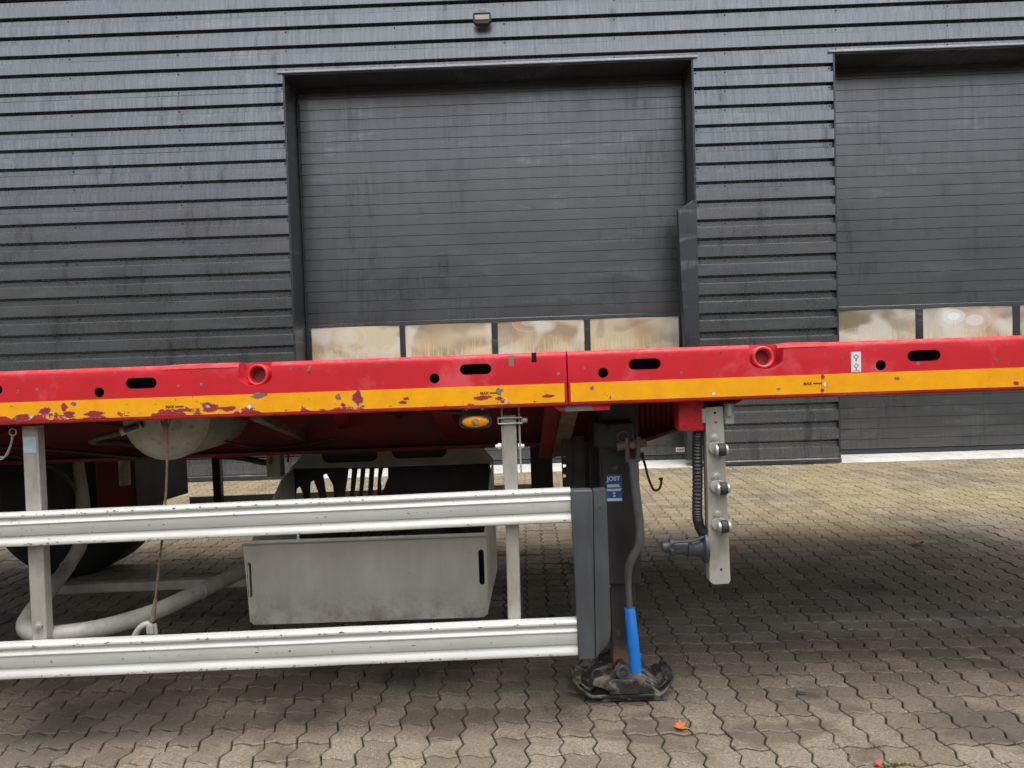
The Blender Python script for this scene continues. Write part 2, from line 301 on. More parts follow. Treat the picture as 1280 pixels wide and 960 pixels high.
# ------------------------------------------------------------------ mesh builder
class MB:
    def __init__(s): s.v, s.f, s.mi = [], [], []
    def add(s, vs, fs, mi=0):
        o = len(s.v); s.v += [tuple(p) for p in vs]; s.f += [tuple(o + i for i in f) for f in fs]; s.mi += [mi] * len(fs); return s
    def box(s, x0, x1, y0, y1, z0, z1, mi=0, R=None, c=None):
        vs = [(x, y, z) for z in (z0, z1) for y in (y0, y1) for x in (x0, x1)]
        if R is not None:
            c = Vector(c); vs = [tuple(c + R @ (Vector(p) - c)) for p in vs]
        return s.add(vs, [(0, 2, 3, 1), (4, 5, 7, 6), (0, 1, 5, 4), (2, 6, 7, 3), (0, 4, 6, 2), (1, 3, 7, 5)], mi)
    def loft(s, rings, mi=0, close=True, cap=True):
        n = len(rings[0]); vs = [p for r in rings for p in r]; fs = []
        for k in range(len(rings) - 1):
            for i in range(n if close else n - 1):
                j = (i + 1) % n; fs.append((k * n + i, k * n + j, (k + 1) * n + j, (k + 1) * n + i))
        if cap and close:
            fs.append(tuple(reversed(range(n)))); fs.append(tuple((len(rings) - 1) * n + i for i in range(n)))
        return s.add(vs, fs, mi)
    def pxz(s, poly, y0, y1, mi=0): return s.loft([[(x, y0, z) for x, z in poly], [(x, y1, z) for x, z in poly]], mi)
    def pyz(s, poly, x0, x1, mi=0, z1=0.0): return s.loft([[(x0, y, z) for y, z in poly], [(x1, y, z + z1) for y, z in poly]], mi)
    def pxy(s, poly, z0, z1, mi=0): return s.loft([[(x, y, z0) for x, y in poly], [(x, y, z1) for x, y in poly]], mi)
    def tube(s, path, r, n=14, mi=0, flat=1.0):
        P = [Vector(p) for p in path]; rr = r if isinstance(r, (list, tuple)) else [r] * len(P); rings = []
        up = None
        for i, p in enumerate(P):
            d = (P[min(i + 1, len(P) - 1)] - P[max(i - 1, 0)]).normalized()
            if up is None: up = Vector((0, 1, 0)) if abs(d.y) < .8 else Vector((1, 0, 0))
            a = d.cross(up).normalized(); up = a.cross(d).normalized()
            rings.append([tuple(p + a * math.cos(q) * rr[i] + up * math.sin(q) * rr[i] * flat) for q in (2 * math.pi * k / n for k in range(n))])
        return s.loft(rings, mi)
    def lathe(s, prof, o, ax, n=24, mi=0):
        """prof: (distance along ax, radius)"""
        o, ax = Vector(o), Vector(ax).normalized(); u = ax.cross(Vector((0, 0, 1)) if abs(ax.z) < .9 else Vector((1, 0, 0))).normalized(); w = ax.cross(u)
        return s.loft([[tuple(o + ax * t + u * math.cos(q) * r + w * math.sin(q) * r) for q in (2 * math.pi * k / n for k in range(n))] for t, r in prof], mi)
    def mesh(s, name, mats):
        me = bpy.data.meshes.new(name); me.from_pydata(s.v, [], s.f)
        for q in (mats if isinstance(mats, (list, tuple)) else [mats]): me.materials.append(M[q])
        for p, i in zip(me.polygons, s.mi): p.material_index = i
        import bmesh
        b = bmesh.new(); b.from_mesh(me); bmesh.ops.recalc_face_normals(b, faces=b.faces); b.to_mesh(me); b.free()
        return me
    def build(s, name, mat, parent=None, smooth=False, bevel=0, label=None):
        me = s.mesh(name, mat)
        if smooth or bevel:
            for p in me.polygons: p.use_smooth = True
            me.set_sharp_from_angle(angle=math.radians(38))
        o = bpy.data.objects.new(name, me); COL.objects.link(o); o.parent = parent
        if bevel:
            bv = o.modifiers.new('bevel', 'BEVEL'); bv.width = bevel; bv.segments = 2; bv.limit_method = 'ANGLE'; bv.angle_limit = math.radians(40)
            bv.harden_normals = False
        if label: o['label'] = label
        return o
def tag(o, label, cat, group=None):
    o['label'] = label; o['category'] = cat
    if group: o['group'] = group
    return o
def struct(o): o['kind'] = 'structure'; return o
def empty(name, mw):
    o = bpy.data.objects.new(name, None); COL.objects.link(o); o.matrix_world = mw; o.empty_display_size = .2; return o
def bez(pts, n=8):
    """smooth path through points (Catmull-Rom)"""
    P = [Vector(p) for p in pts]; P = [P[0] * 2 - P[1]] + P + [P[-1] * 2 - P[-2]]; out = []
    for i in range(1, len(P) - 2):
        for k in range(n):
            t = k / n; a, b, c, d = P[i - 1:i + 3]
            out.append(.5 * ((2 * b) + (c - a) * t + (2 * a - 5 * b + 4 * c - d) * t * t + (3 * b - a - 3 * c + d) * t ** 3))
    out.append(P[-2]); return out
def text_mesh(name, body, size, mat, parent, loc, rot, depth=.0006):
    cu = bpy.data.curves.new(name, 'FONT'); cu.body = body; cu.size = size; cu.extrude = depth; cu.align_x = 'CENTER'; cu.align_y = 'CENTER'; cu.offset = size * .03
    tmp = bpy.data.objects.new(name + '_tmp', cu); COL.objects.link(tmp); bpy.context.view_layer.update()
    me = bpy.data.meshes.new_from_object(tmp.evaluated_get(bpy.context.evaluated_depsgraph_get())); bpy.data.objects.remove(tmp)
    me.materials.clear(); me.materials.append(M[mat])
    o = bpy.data.objects.new(name, me); COL.objects.link(o); o.parent = parent; o.location = loc; o.rotation_euler = rot; return o
def boolean_mesh(mb, cut, mats, name):
    a = bpy.data.objects.new('tmp_a', mb.mesh(name, mats)); b = bpy.data.objects.new('tmp_b', cut.mesh('tmp_cut', mats))
    COL.objects.link(a); COL.objects.link(b)
    q = a.modifiers.new('b', 'BOOLEAN'); q.operation = 'DIFFERENCE'; q.object = b; q.solver = 'EXACT'
    bpy.context.view_layer.update()
    me = bpy.data.meshes.new_from_object(a.evaluated_get(bpy.context.evaluated_depsgraph_get()))
    bpy.data.objects.remove(a); bpy.data.objects.remove(b); me.name = name
    for p in me.polygons: p.use_smooth = True
    me.set_sharp_from_angle(angle=math.radians(32)); return me
def ell(cx, cz, rx, rz, n=20, a0=0, a1=2 * math.pi): return [(cx + rx * math.cos(a0 + (a1 - a0) * k / n), cz + rz * math.sin(a0 + (a1 - a0) * k / n)) for k in range(n)]
def slot(cx, cz, w, h, n=8, tilt=0.0):
    r = h / 2; k = w / 2 - r; pts = []
    for i in range(n + 1):
        a = -math.pi / 2 + math.pi * i / n; pts.append((cx + k + r * math.cos(a), cz + r * math.sin(a)))
    for i in range(n + 1):
        a = math.pi / 2 + math.pi * i / n; pts.append((cx - k + r * math.cos(a), cz + r * math.sin(a)))
    return pts
def rrect(x0, x1, z0, z1, r, n=4):
    pts = []
    for cx, cz, a in ((x1 - r, z0 + r, -90), (x1 - r, z1 - r, 0), (x0 + r, z1 - r, 90), (x0 + r, z0 + r, 180)):
        for i in range(n + 1):
            q = math.radians(a + 90 * i / n); pts.append((cx + r * math.cos(q), cz + r * math.sin(q)))
    return pts

# ================================================================== GROUND AND PAVING
g = MB().box(-70, 70, -60, 60, -.5, -.06).build('ground', 'ground'); struct(g)
paving = MB().box(-14, 14, -6, 8.80, -.055, -.013).build('paving', 'joint'); struct(paving); paving.matrix_world = MP
L, AMP = .1125, .0100
def edge_pts(a, b, nrm):
    """zig-zag from corner a to corner b; nrm is the side of the first bulge"""
    a, b, nrm = Vector(a), Vector(b), Vector(nrm)
    return [a, a.lerp(b, .3) + nrm * AMP, a.lerp(b, .7) - nrm * AMP]
def cell_outline(ins):
    """ins: inset of the bottom, right, top, left edge"""
    B = edge_pts((0, 0), (L, 0), (0, 1)); R_ = edge_pts((L, 0), (L, L), (-1, 0))
    Tt = edge_pts((0, L), (L, L), (0, 1)); Lf = edge_pts((0, 0), (0, L), (-1, 0))
    top = [Vector((L, L)), Tt[2], Tt[1]]; left = [Vector((0, L)), Lf[2], Lf[1]]
    pts = B + R_ + top + left; e = [0] * 3 + [1] * 3 + [2] * 3 + [3] * 3
    n = len(pts); out = []
    for i in range(n):
        p, q, r = pts[i - 1], pts[i], pts[(i + 1) % n]
        d1, d2 = (q - p).normalized(), (r - q).normalized()
        n1, n2 = Vector((-d1.y, d1.x)), Vector((-d2.y, d2.x)); i1, i2 = ins[e[i - 1]], ins[e[i]]
        den = d1.x * d2.y - d1.y * d2.x
        if abs(den) < .05: out.append(q + (n1 * i1 + n2 * i2) / 2)
        else:
            A, Bq = q + n1 * i1, q + n2 * i2; t = ((Bq.x - A.x) * d2.y - (Bq.y - A.y) * d2.x) / den; out.append(A + d1 * t)
    return out
def stone_geo(vertical):
    mb = MB(); G_, D_ = .0031, .0019
    for k in (0, 1):
        ins = [G_ * 1.4, G_, G_ * 1.4, G_]
        if vertical: ins[2 if k == 0 else 0] = D_ * 1.2
        else: ins[1 if k == 0 else 3] = D_
        off = Vector((0, L * k)) if vertical else Vector((L * k, 0))
        ch = .0034
        o1 = cell_outline(ins); o2 = cell_outline([i + (ch if i >= G_ else .0028) for i in ins])
        mb.loft([[(p.x + off.x, p.y + off.y, -.03) for p in o1], [(p.x + off.x, p.y + off.y, -.0035) for p in o1], [(p.x + off.x, p.y + off.y, 0) for p in o2]])
        mb.f.pop(-2); mb.mi.pop(-2)            # no underside
    return mb
stoneH, stoneV = stone_geo(False), stone_geo(True)
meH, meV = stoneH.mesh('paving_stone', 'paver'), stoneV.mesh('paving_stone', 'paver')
g0 = MPi @ G(1182.3, 931)
cells = []
for i in range(-70, 70):
    for j in range(-22, 70):
        t = (i + j) % 4
        if t not in (0, 2): continue
        x, y = g0.x + i * L, g0.y + j * L
        if y < 1.45 or y > 8.62: continue
        # the strip of yard in front of the doors runs up to the concrete sill, elsewhere to the wall
        w = MP @ Vector((x + L, y + L / 2, 0)); px, py, dep = proj(w)
        mg = 1.3 * FPX / dep
        if px < -mg or px > 1280 + mg: continue
        vis = -30 < px < 1310 and 640 < py < 985
        cells.append((dep if vis else dep + 50, x, y, t == 2))
cells.sort()
paving_v, paving_f, tone = [], [], []
for k, (dep, x, y, vert) in enumerate(cells):
    z = random.gauss(0, .0011); tx, ty = random.gauss(0, .005), random.gauss(0, .005)
    if k < 300:
        o = bpy.data.objects.new('paving_stone', meV if vert else meH); COL.objects.link(o); o.parent = paving
        o.location = (x, y, z); o.rotation_euler = (tx, ty, 0)
    else:
        src = stoneV if vert else stoneH; off = len(paving_v); tn = random.random()
        paving_v += [(p[0] + x, p[1] + y, p[2] + z + p[1] * tx - p[0] * ty) for p in src.v]
        paving_f += [tuple(off + q for q in f) for f in src.f]; tone += [tn] * len(src.v)
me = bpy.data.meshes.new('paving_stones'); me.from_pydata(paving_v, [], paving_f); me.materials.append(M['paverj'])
at = me.attributes.new('tone', 'FLOAT', 'POINT'); at.data.foreach_set('value', tone)
import bmesh
b_ = bmesh.new(); b_.from_mesh(me); bmesh.ops.recalc_face_normals(b_, faces=b_.faces); b_.to_mesh(me); b_.free()
ps = bpy.data.objects.new('paving_stones', me); COL.objects.link(ps); ps.parent = paving; ps['kind'] = 'stuff'

# ================================================================== HALL WITH TWO SECTIONAL DOORS
hall = tag(empty('warehouse', MF), 'dark grey warehouse with horizontal ribbed metal cladding and two wide sectional doors', 'building')
XL, XR, XE = -2.388, 2.062, 3.578        # left door opening, right jamb, left jamb of the next door
XF = XE + (XR - XL)                      # right jamb of the next door
ZL, DREC = 4.440, .45                    # lintel height, depth of the door recess
PITCHZ = .2035; ZC = 4.543               # a rib's lower edge
X0, X1, ZTOP = -9.5, 12.5, 7.2
SLV, SLD, CREST, DEP = .016, .026, .112, .036
def course(zc, xa, xb, zmin, zmax, name='cladding_rib', seam=None):
    """one rib: crest, step facing down, valley, step facing up; zc = lower edge of the crest"""
    pr = [(DEP, zc - PITCHZ + CREST + SLV), (DEP, zc - SLD), (.085, zc - SLD - .001), (.085, zc - .003), (.014, zc - .002), (.002, zc), (0, zc + .002), (0, zc + CREST), (DEP * 1.0, zc + CREST + SLV)]
    pts = []
    for (ya, za), (yb, zb) in zip(pr, pr[1:]):
        seg = [(ya, za), (yb, zb)]
        if (za < zmin and zb < zmin) or (za > zmax and zb > zmax): continue
        if abs(zb - za) > 1e-9:
            seg = []
            for y, z in ((ya, za), (yb, zb)):
                zz = min(max(z, zmin), zmax); t = (zz - za) / (zb - za); seg.append((ya + (yb - ya) * t, zz))
        for y, z in seg:
            if not pts or abs(pts[-1][1] - z) + abs(pts[-1][0] - y) > 1e-5: pts.append((y, z))
    if len(pts) < 2: return
    mb = MB()
    n = max(2, int((xb - xa) / .6))
    ox = random.gauss(0, .0012)
    rings = []
    for i in range(n + 1):
        x = xa + (xb - xa) * i / n; d = random.gauss(0, .0011) if 0 < i < n else 0
        e_ = random.gauss(0, .0006); zl_, zh_ = min(q[1] for q in pts), max(q[1] for q in pts)
        rings.append([(x, y + d + ox, z + e_) for y, z in pts] + [(x, .10, zh_ + e_), (x, .10, zl_ + e_)])
    mb.loft(rings); mb.build(name, 'clad', hall)
zmaxk = int((ZTOP - ZC) / PITCHZ)
screws = MB()
def screw(x, z): screws.lathe([(0, .008), (.004, .008), (.005, .005), (.009, .005)], (x, DEP + .001, z), (0, -1, 0), 8)
SE1 = 4.78                               # sheet seam
for k in range(-23, zmaxk):
    zc = ZC + k * PITCHZ; lo, hi = zc - PITCHZ + CREST + SLV, zc + CREST + SLV
    zmn = max(.07, lo)
    if hi <= .08: continue
    if lo >= ZL + .012:
        course(zc, X0, SE1 - .0015, lo, hi); course(zc, SE1 + .0015, X1, lo, hi)
    elif hi > ZL + .03:
        for a, b in ((X0, XL - .07), (XR + .055, XE - .055), (XF + .07, X1)): course(zc, a, b, zmn, hi)
        for a, b in ((XL - .068, XR + .053), (XE - .053, XF + .068)): course(zc, a, b, ZL + .03, hi)
    else:
        for a, b in ((X0, XL - .006), (XR + .006, XE - .006), (XF + .006, X1)): course(zc, a, b, zmn, min(hi, 99))
    zs = zc - SLD - .022
    if zs < .12: continue
    xs = [-4.75 + 1.195 * i + k * .004 for i in range(-3, 14)]
    for x in xs:
        if zs < ZL + .02 and (XL - .06 < x < XR + .06 or XE - .06 < x < XF + .06): continue
        screw(x, zs)
    if zs < ZL:
        for x in (XL - .03, XR + .035, XE - .04): screw(x, zs)
sc_ = screws.build('cladding_screws', 'darktrim', hall); sc_['kind'] = 'stuff'
# body behind the skin (roof, sides, back) with the two openings left free
body = MB()
body.box(X0 + .02, XL - .01, .101, 11, 0, ZTOP - .05).box(XR + .01, XE - .01, .101, 11, 0, ZTOP - .05).box(XF + .01, X1 - .02, .101, 11, 0, ZTOP - .05)
body.box(XL - .01, XR + .01, .101, 11, ZL + .04, ZTOP - .06).box(XE - .01, XF + .01, .101, 11, ZL + .04, ZTOP - .06)
body.build('hall_wall', 'inside', hall)
MB().box(X0 - .05, X1 + .05, -.06, 11.1, ZTOP - .045, ZTOP + .12).build('roof', 'trim', hall, bevel=.01)
# base flashing under the cladding
for a, b in ((X0, XL - .002), (XR + .002, XE + .012), (XF - .01, X1)):
    MB().pyz([(.058, .005), (-.012, .005), (-.014, .05), (.03, .085), (.058, .085)], a, b).build('base_flashing', 'trim', hall)
# corner trims
for x in (XL - .004, XR + .004, XE - .004, XF + .004):
    s_ = 1 if x in (XL - .004, XE - .004) else -1
    MB().box(x - .004, x + .004, -.004, .10, .06, ZL + .01).build('corner_trim', 'trim', hall)
def sectional_door(xa, xb, label, panes, flip=0):
    zb, zt = .035, ZL - .062
    d = MB().box(xa + .03, xb - .03, DREC + .03, DREC + .06, zb, zt - .02).build('sectional_door', 'darktrim', hall, label=label)
    # slats
    wz0, wz1, fr = 1.18, 1.735, .045
    hs_ = .1225
    z = wz1 + .002; k = 0
    def slat(z0, z1):
        e = .0035; mb = MB()
        mb.pyz([(DREC + .03, z0 + .001), (DREC + .003, z0 + .0008), (DREC, z0 + .0028), (DREC, z1 - .0038), (DREC + .0055, z1 - .0008), (DREC + .03, z1 - .001)], xa + .026, xb - .026)
        o = mb.build('door_slat', 'slat', d); return o
    while z + hs_ < zt + .12:
        slat(z, min(z + hs_, zt)) if z < zt - .03 else None
        z += hs_
    z = wz0 - .002
    while z - hs_ > zb + .06: slat(z - hs_, z); z -= hs_
    slat(zb + .05, z)
    MB().pyz([(DREC + .03, zb), (DREC - .012, zb), (DREC - .012, zb + .042), (DREC + .03, zb + .047)], xa + .026, xb - .09).build('bottom_seal', 'trim', d)
    # window row: frame bars and panes
    MB().box(xa + .026, xb - .026, DREC - .004, DREC + .029, wz1 - fr, wz1).build('window_rail', 'slat', d, bevel=.004)
    MB().box(xa + .026, xb - .026, DREC - .004, DREC + .029, wz0, wz0 + fr).build('window_rail', 'slat', d, bevel=.004)
    edges = [xa + .026] + [p for pr in panes for p in pr] + [xb - .026]
    for a, b in zip(edges[0::2], edges[1::2]):
        MB().box(a, b, DREC - .005, DREC + .028, wz0 + fr + .001, wz1 - fr - .001).build('window_mullion', 'trim', d, bevel=.004)
    for a, b in panes:
        n = 14; mb = MB(); rings = []
        for i in range(n + 1):
            x = a + .001 + (b - a - .002) * i / n
            bow = .010 * math.sin(math.pi * i / n)
            rings.append([(x, DREC + .008 - bow, wz0 + fr + .002), (x, DREC + .008 - bow * 1.3 - .004, (wz0 + wz1) / 2), (x, DREC + .008 - bow, wz1 - fr - .002), (x, DREC + .024, wz1 - fr - .002), (x, DREC + .024, wz0 + fr + .002)])
        mb.loft(rings); mb.build('window_pane', 'pane', d, smooth=True)
    # reveals, guide rails, soffit, drip edge
    for s_, x in ((1, xa), (-1, xb)):
        MB().box(min(x, x + s_ * .012), max(x, x + s_ * .012), .002, DREC + .03, .01, ZL).build('jamb_flashing', 'trim', d)
        MB().box(min(x + s_ * .013, x + s_ * .025), max(x + s_ * .013, x + s_ * .025), DREC - .03, DREC + .03, .01, ZL - .15).build('guide_rail', 'trim', d, bevel=.004)
        MB().box(min(x + s_ * .024, x + s_ * .034), max(x + s_ * .024, x + s_ * .034), DREC - .045, DREC - .0305, .01, ZL - .16).build('guide_seal', 'darktrim', d)
    MB().box(xa + .012, xb - .012, .004, DREC + .06, ZL - .012, ZL).build('lintel_soffit', 'trim', d)
    MB().box(xa + .013, xb - .013, DREC - .012, DREC + .029, ZL - .06, ZL - .013).build('head_seal', 'darktrim', d, bevel=.004)
    MB().box(xa - .062, xb + .048, -.028, .034, ZL + .002, ZL + .024).build('drip_edge', 'bright', d, bevel=.003)
    return d
def pane_x(pairs): return [(F(a, 420, DREC)[0], F(b, 420, DREC)[0]) for a, b in pairs]
p1 = pane_x([(389.4, 499.7), (506.5, 614.7), (622.3, 730.6), (738, 848.8)])
p2 = pane_x([(1047.6, 1145), (1154, 1266.3)]); w_ = p2[1][1] - p2[1][0]
p2 = [(XE + .175, p2[0][1]), p2[1], (p2[1][1] + .08, p2[1][1] + .08 + w_), (p2[1][1] + .16 + w_, XF - .175)]
sectional_door(XL, XR, 'door with four window panes in a full row and a bent jamb plate', p1)
sectional_door(XE, XF, 'door beside the plain cladding pier', p2)
# bent jamb plate on the right side of the first door
pl = [F(x, y, -.006) for x, y in ((847.5, 263), (866.5, 250), (870.2, 262), (873.5, 425), (877, 560), (876, 574), (859, 576), (857.5, 470), (856, 420), (851.5, 345))]
MB().pxz(pl, -.012, .0).build('bent_jamb_plate', 'trim', hall, bevel=.003)
MB().pxz([F(x, y, -.006) for x, y in ((848.5, 262), (851.5, 345), (856, 420), (859, 576), (861, 576), (858, 420), (853.5, 345), (850.5, 261))], .001, .12).build('bent_jamb_return', 'darktrim', hall)
x_, z_ = F(851.5, 562, DREC - .002)
st_ = MB().box(x_ - .062, x_ + .062 - .02, DREC - .0015, DREC + .004, z_ - .026, z_ + .026).build('door_sticker', 'white', hall)
mb = MB()
for i, (a, b) in enumerate(((-.046, -.034), (-.03, -.02), (-.016, -.004), (0, .01), (.014, .028))): mb.box(x_ + a, x_ + b, DREC - .003, DREC - .0016, z_ - .010, z_ + .012)
mb.build('sticker_print', 'redprint', st_)
# pale concrete sills under the doors
for a, b, lb in ((XL - .03, XR + .03, 'first'), (XE - .012, XF + .03, 'second')):
    mb = MB(); n = 9
    xs = [a + (b - a) * i / n for i in range(n + 1)]
    mb.loft([[(x, -.01 + random.uniform(-.012, .012), -.05), (x, -.01 + random.uniform(-.012, .012), .004 + random.uniform(-.002, .002)), (x, .08, .022), (x, DREC + .1, .030), (x, DREC + .1, -.05)] for x in xs])
    o = mb.build('concrete_sill', 'concrete', None); o.matrix_world = MF; struct(o)
# floodlight over the first door
fl = empty('floodlight', MF @ Matrix.Translation((F(603, 24, -.1)[0], 0, F(603, 24, -.1)[1])) @ Matrix.Diagonal((.9, 1, .9, 1)))
tag(fl, 'small black floodlight with beige lens fixed above the left sectional door', 'lamp')
k_ = 113 * .99
MB().pxz([(-.10, .055), (.095, .055), (.105, .045), (.105, -.03), (.07, -.068), (-.075, -.068), (-.11, -.03), (-.11, .045)], -.135, -.055).build('housing', 'darktrim', fl, bevel=.006)
MB().box(-.088, .083, -.141, -.134, -.022, .034).build('lens', 'lens', fl, bevel=.003, label='beige lens')
MB().box(-.042, .046, -.060, .0, .062, .14).build('bracket', 'slat', fl, bevel=.003)
MB().box(-.102, .098, -.14, -.06, .056, .062).build('hood', 'slat', fl)

# across the yard, behind the camera: an unseen block added to darken the metal skin's low reflections
op = MB(); op.box(-60, 60, -30, -24, 0, 10.0); op.build('yard_wall_tmp', 'blocker')
o = bpy.data.objects['yard_wall_tmp']; o.name = 'reflection_blocker'; tag(o, 'long dark block added unseen across the yard to darken reflections', 'building')
MB().box(-60.3, 60.3, -30.3, -23.7, 10.0, 10.3).build('roof', 'inside', o)  # top slab of the added block

# ================================================================== TRAILER
tr = tag(empty('flatbed_trailer', MT), 'red flatbed trailer with yellow reflective tape and white side guards on landing legs', 'trailer')
ZT, ZB = 1.306, 1.127
XS = T(709.5, 480)[0]
def rail_profile():
    R = .017; pts = []
    for i in range(6):
        a = math.pi / 2 * i / 5; pts.append((R - R * math.cos(a), ZT - R + R * math.sin(a)))
    pts += [(.085, ZT), (.085, ZB), ]
    r = .007
    for i in range(4):
        a = math.pi / 2 * i / 3; pts.append((r - r * math.sin(a), ZB + r - r * math.cos(a)))
    return pts
def rail(xa, xb, holes, slots, pockets, notches, name, label):
    mb = MB().pyz(rail_profile(), xa, xb)
    cut = MB()
    for px, py, r in holes: x, z = T(px, py); cut.pxz(ell(x, z, r, r, 18), -.01, .068, 1)
    for px, py, w, h in slots: x, z = T(px, py); cut.pxz(slot(x, z, w, h), -.01, .068, 1)
    for px, py, w, h in notches: x, z = T(px, py); cut.box(x - w / 2, x + w / 2, -.01, .066, z - h / 2, z + h / 2, 1)
    for px, py in pockets:
        x, z = T(px, py); w = .055; x += -.008 if px < 640 else .008
        cut.pxz([(x - w, ZT + .02)] + [(x + w * math.cos(a), z - .010 + .030 * math.sin(a)) for a in [math.pi + math.pi * i / 10 for i in range(11)]] + [(x + w, ZT + .02)], -.012, .062, 0)
    me = boolean_mesh(mb, cut, ['red', 'hole'], name)
    o = bpy.data.objects.new(name, me); COL.objects.link(o); o.parent = tr
    if label: o['label'] = label
    return o
HR = .0168
rA = rail(-4.7, XS - .0022, [(-3, 487, HR), (124, 490.5, HR), (543, 473, HR), (-420, 509, HR)], [(176.5, 479, .104, .036), (594.5, 461.5, .104, .035), (-250, 497, .104, .035)], [(322, 467)], [(667.5, 446.5, .016, .034)], 'side_rail', 'rear side rail with badly chipped tape')
rB = rail(XS + .0022, 3.4, [(754, 466, HR), (1101, 456.5, HR), (1440, 446, HR)], [(806, 455, .105, .036), (1155, 444.5, .107, .036)], [(955, 446)], [], 'side_rail', 'front side rail with cleaner tape')
for px, py, par, sg in ((321, 467.5, rA, 1), (955, 445, rB, -1)):
    x, z = T(px, py, .01)
    ax = Vector((-.06 * sg, -1, .16))
    mb = MB(); mb.lathe([(-.05, .0265), (.0, .0265), (.006, .028), (.008, .0325), (.005, .037), (-.002, .038), (-.05, .038)], (x, .022, z - .004), ax, 26)
    ring = mb.build('lashing_ring', 'red', par, smooth=True)
    MB().lathe([(-.045, .026), (-.022, .026)], (x, .022, z - .004), ax, 22).build('ring_floor', 'chassis', par)
# worn lip beside each pocket on the top edge
for a, b, par in ((196, 298, rA), (972, 1034, rB)):
    xa, xb = T(a, 450)[0], T(b, 450)[0]; mb = MB(); n = 12; rings = []
    for i in range(n + 1):
        t = i / n; h = .0045 * math.sin(math.pi * min(1, t * 3 if t < .33 else 1) / 2) * (1 - .3 * t) if t < .97 else .0006
        rings.append([(xa + (xb - xa) * t, .012, ZT - .010), (xa + (xb - xa) * t, -.0002 - h * .4, ZT - .013), (xa + (xb - xa) * t, .004, ZT - .004 + h * .5), (xa + (xb - xa) * t, .03, ZT - .001 + h)])
    mb.loft(rings); mb.build('worn_lip', 'red', par, smooth=True)
def tape(xa, xb, par): return MB().box(xa, xb, -.0012, .001, 1.1395, 1.2015).build('reflective_tape', 'tape', par)
tape(-4.6, XS - .011, rA); tape(XS + .009, T(1027, 478)[0] - .0008, rB); tape(T(1027, 478)[0] + .0008, 3.3, rB)
for px, py, par in ((217, 508.5, rA), (610, 491.5, rA), (1014, 479.5, rB)):
    x, z = T(px, py)
    text_mesh('tape_print', 'MAX', .013, 'dark', par, (x - .012, -.0016, z), (math.pi / 2, 0, 0), .0003)
    MB().box(x + .006, x + .034, -.0017, -.0010, z - .0022, z + .0022).build('tape_print_line', 'dark', par)
def chip(px, py, w, h, par, kind='red', sd=0):
    rn = random.Random(sd * 7 + int(px)); x, z = T(px, py); w /= 380 * 2; h /= 380 * 2; n = 11
    for k, (sc_, mt, yy) in enumerate(((1.0, 'chipedge', -.0015), (.84, {'red': 'chipred', 'grey': 'barepatch', 'white': 'white'}[kind], -.0018))):
        r2 = random.Random(sd + int(px * 3)); pts = []
        for i in range(n):
            a = 2 * math.pi * i / n; q = sc_ * (1 + r2.uniform(-.32, .30)); pts.append((x + w * q * math.cos(a), max(ZB + .010, z + h * q * math.sin(a))))
        MB().pxz(pts, yy, .0).build('tape_chip', mt, par)
for i, (px, py, w, h, kd) in enumerate(((30, 522, 26, 9, 'red'), (38, 521.5, 7, 3.5, 'white'), (57, 514, 17, 9, 'red'), (80, 509, 9, 12, 'red'), (86, 517, 20, 7, 'red'), (118, 518, 34, 8, 'red'), (92, 505, 7, 5, 'grey'),
        (226, 513, 20, 6, 'red'), (262, 509, 26, 11, 'red'), (259, 508, 8, 5, 'white'), (285, 511, 26, 6, 'red'), (324, 494.5, 21, 7, 'grey'), (312, 508, 6, 8, 'white'), (447, 497, 14, 21, 'red'), (423, 496, 7, 8, 'grey'), (429, 506, 7, 5, 'red'),
        (508, 498, 8, 5, 'red'), (504, 503, 12, 4, 'red'), (604, 497, 21, 6, 'red'), (624, 489, 9, 9, 'grey'), (624, 498, 9, 5, 'red'), (684, 495, 18, 4, 'red'), (1028, 471, 6, 6, 'red'), (1028, 488, 5, 5, 'red'), (1031, 480, 4, 8, 'white'), (892, 492, 5, 4, 'white'), (1121, 473, 6, 4, 'grey'), (1270, 479, 8, 6, 'red'), (740, 485, 5, 5, 'grey'), (973, 486, 5, 3, 'grey'))):
    chip(px, py, w, h, rA if px < 709 else rB, kd, i)
# lifting-point sticker with two diamond marks
x, z = T(1070, 452.5)
stk = MB().box(x - .0160, x + .0155, -.0012, .001, z - .033, z + .033).build('load_sticker', 'white', rB)
mb = MB()
for dz in (.017, -.012):
    for a in range(4):
        p, q = [(x + .0075 * math.cos(math.pi / 2 * (a + k)), z + dz + .0075 * math.sin(math.pi / 2 * (a + k))) for k in (0, 1)]
        mb.tube([(p[0], -.0016, p[1]), (q[0], -.0016, q[1])], .0007, 5)
    mb.tube([(x, -.0016, z + dz - .008), (x, -.0016, z + dz - .014)], .0013, 6); mb.box(x - .012, x + .012, -.0017, -.0013, z - .0295, z - .0285)
mb.build('sticker_print', 'dark', rB)
x, z = T(639, 451); MB().box(x - .008, x + .008, -.0004, .001, z - .019, z + .017).build('bare_patch', 'barepatch', rA)
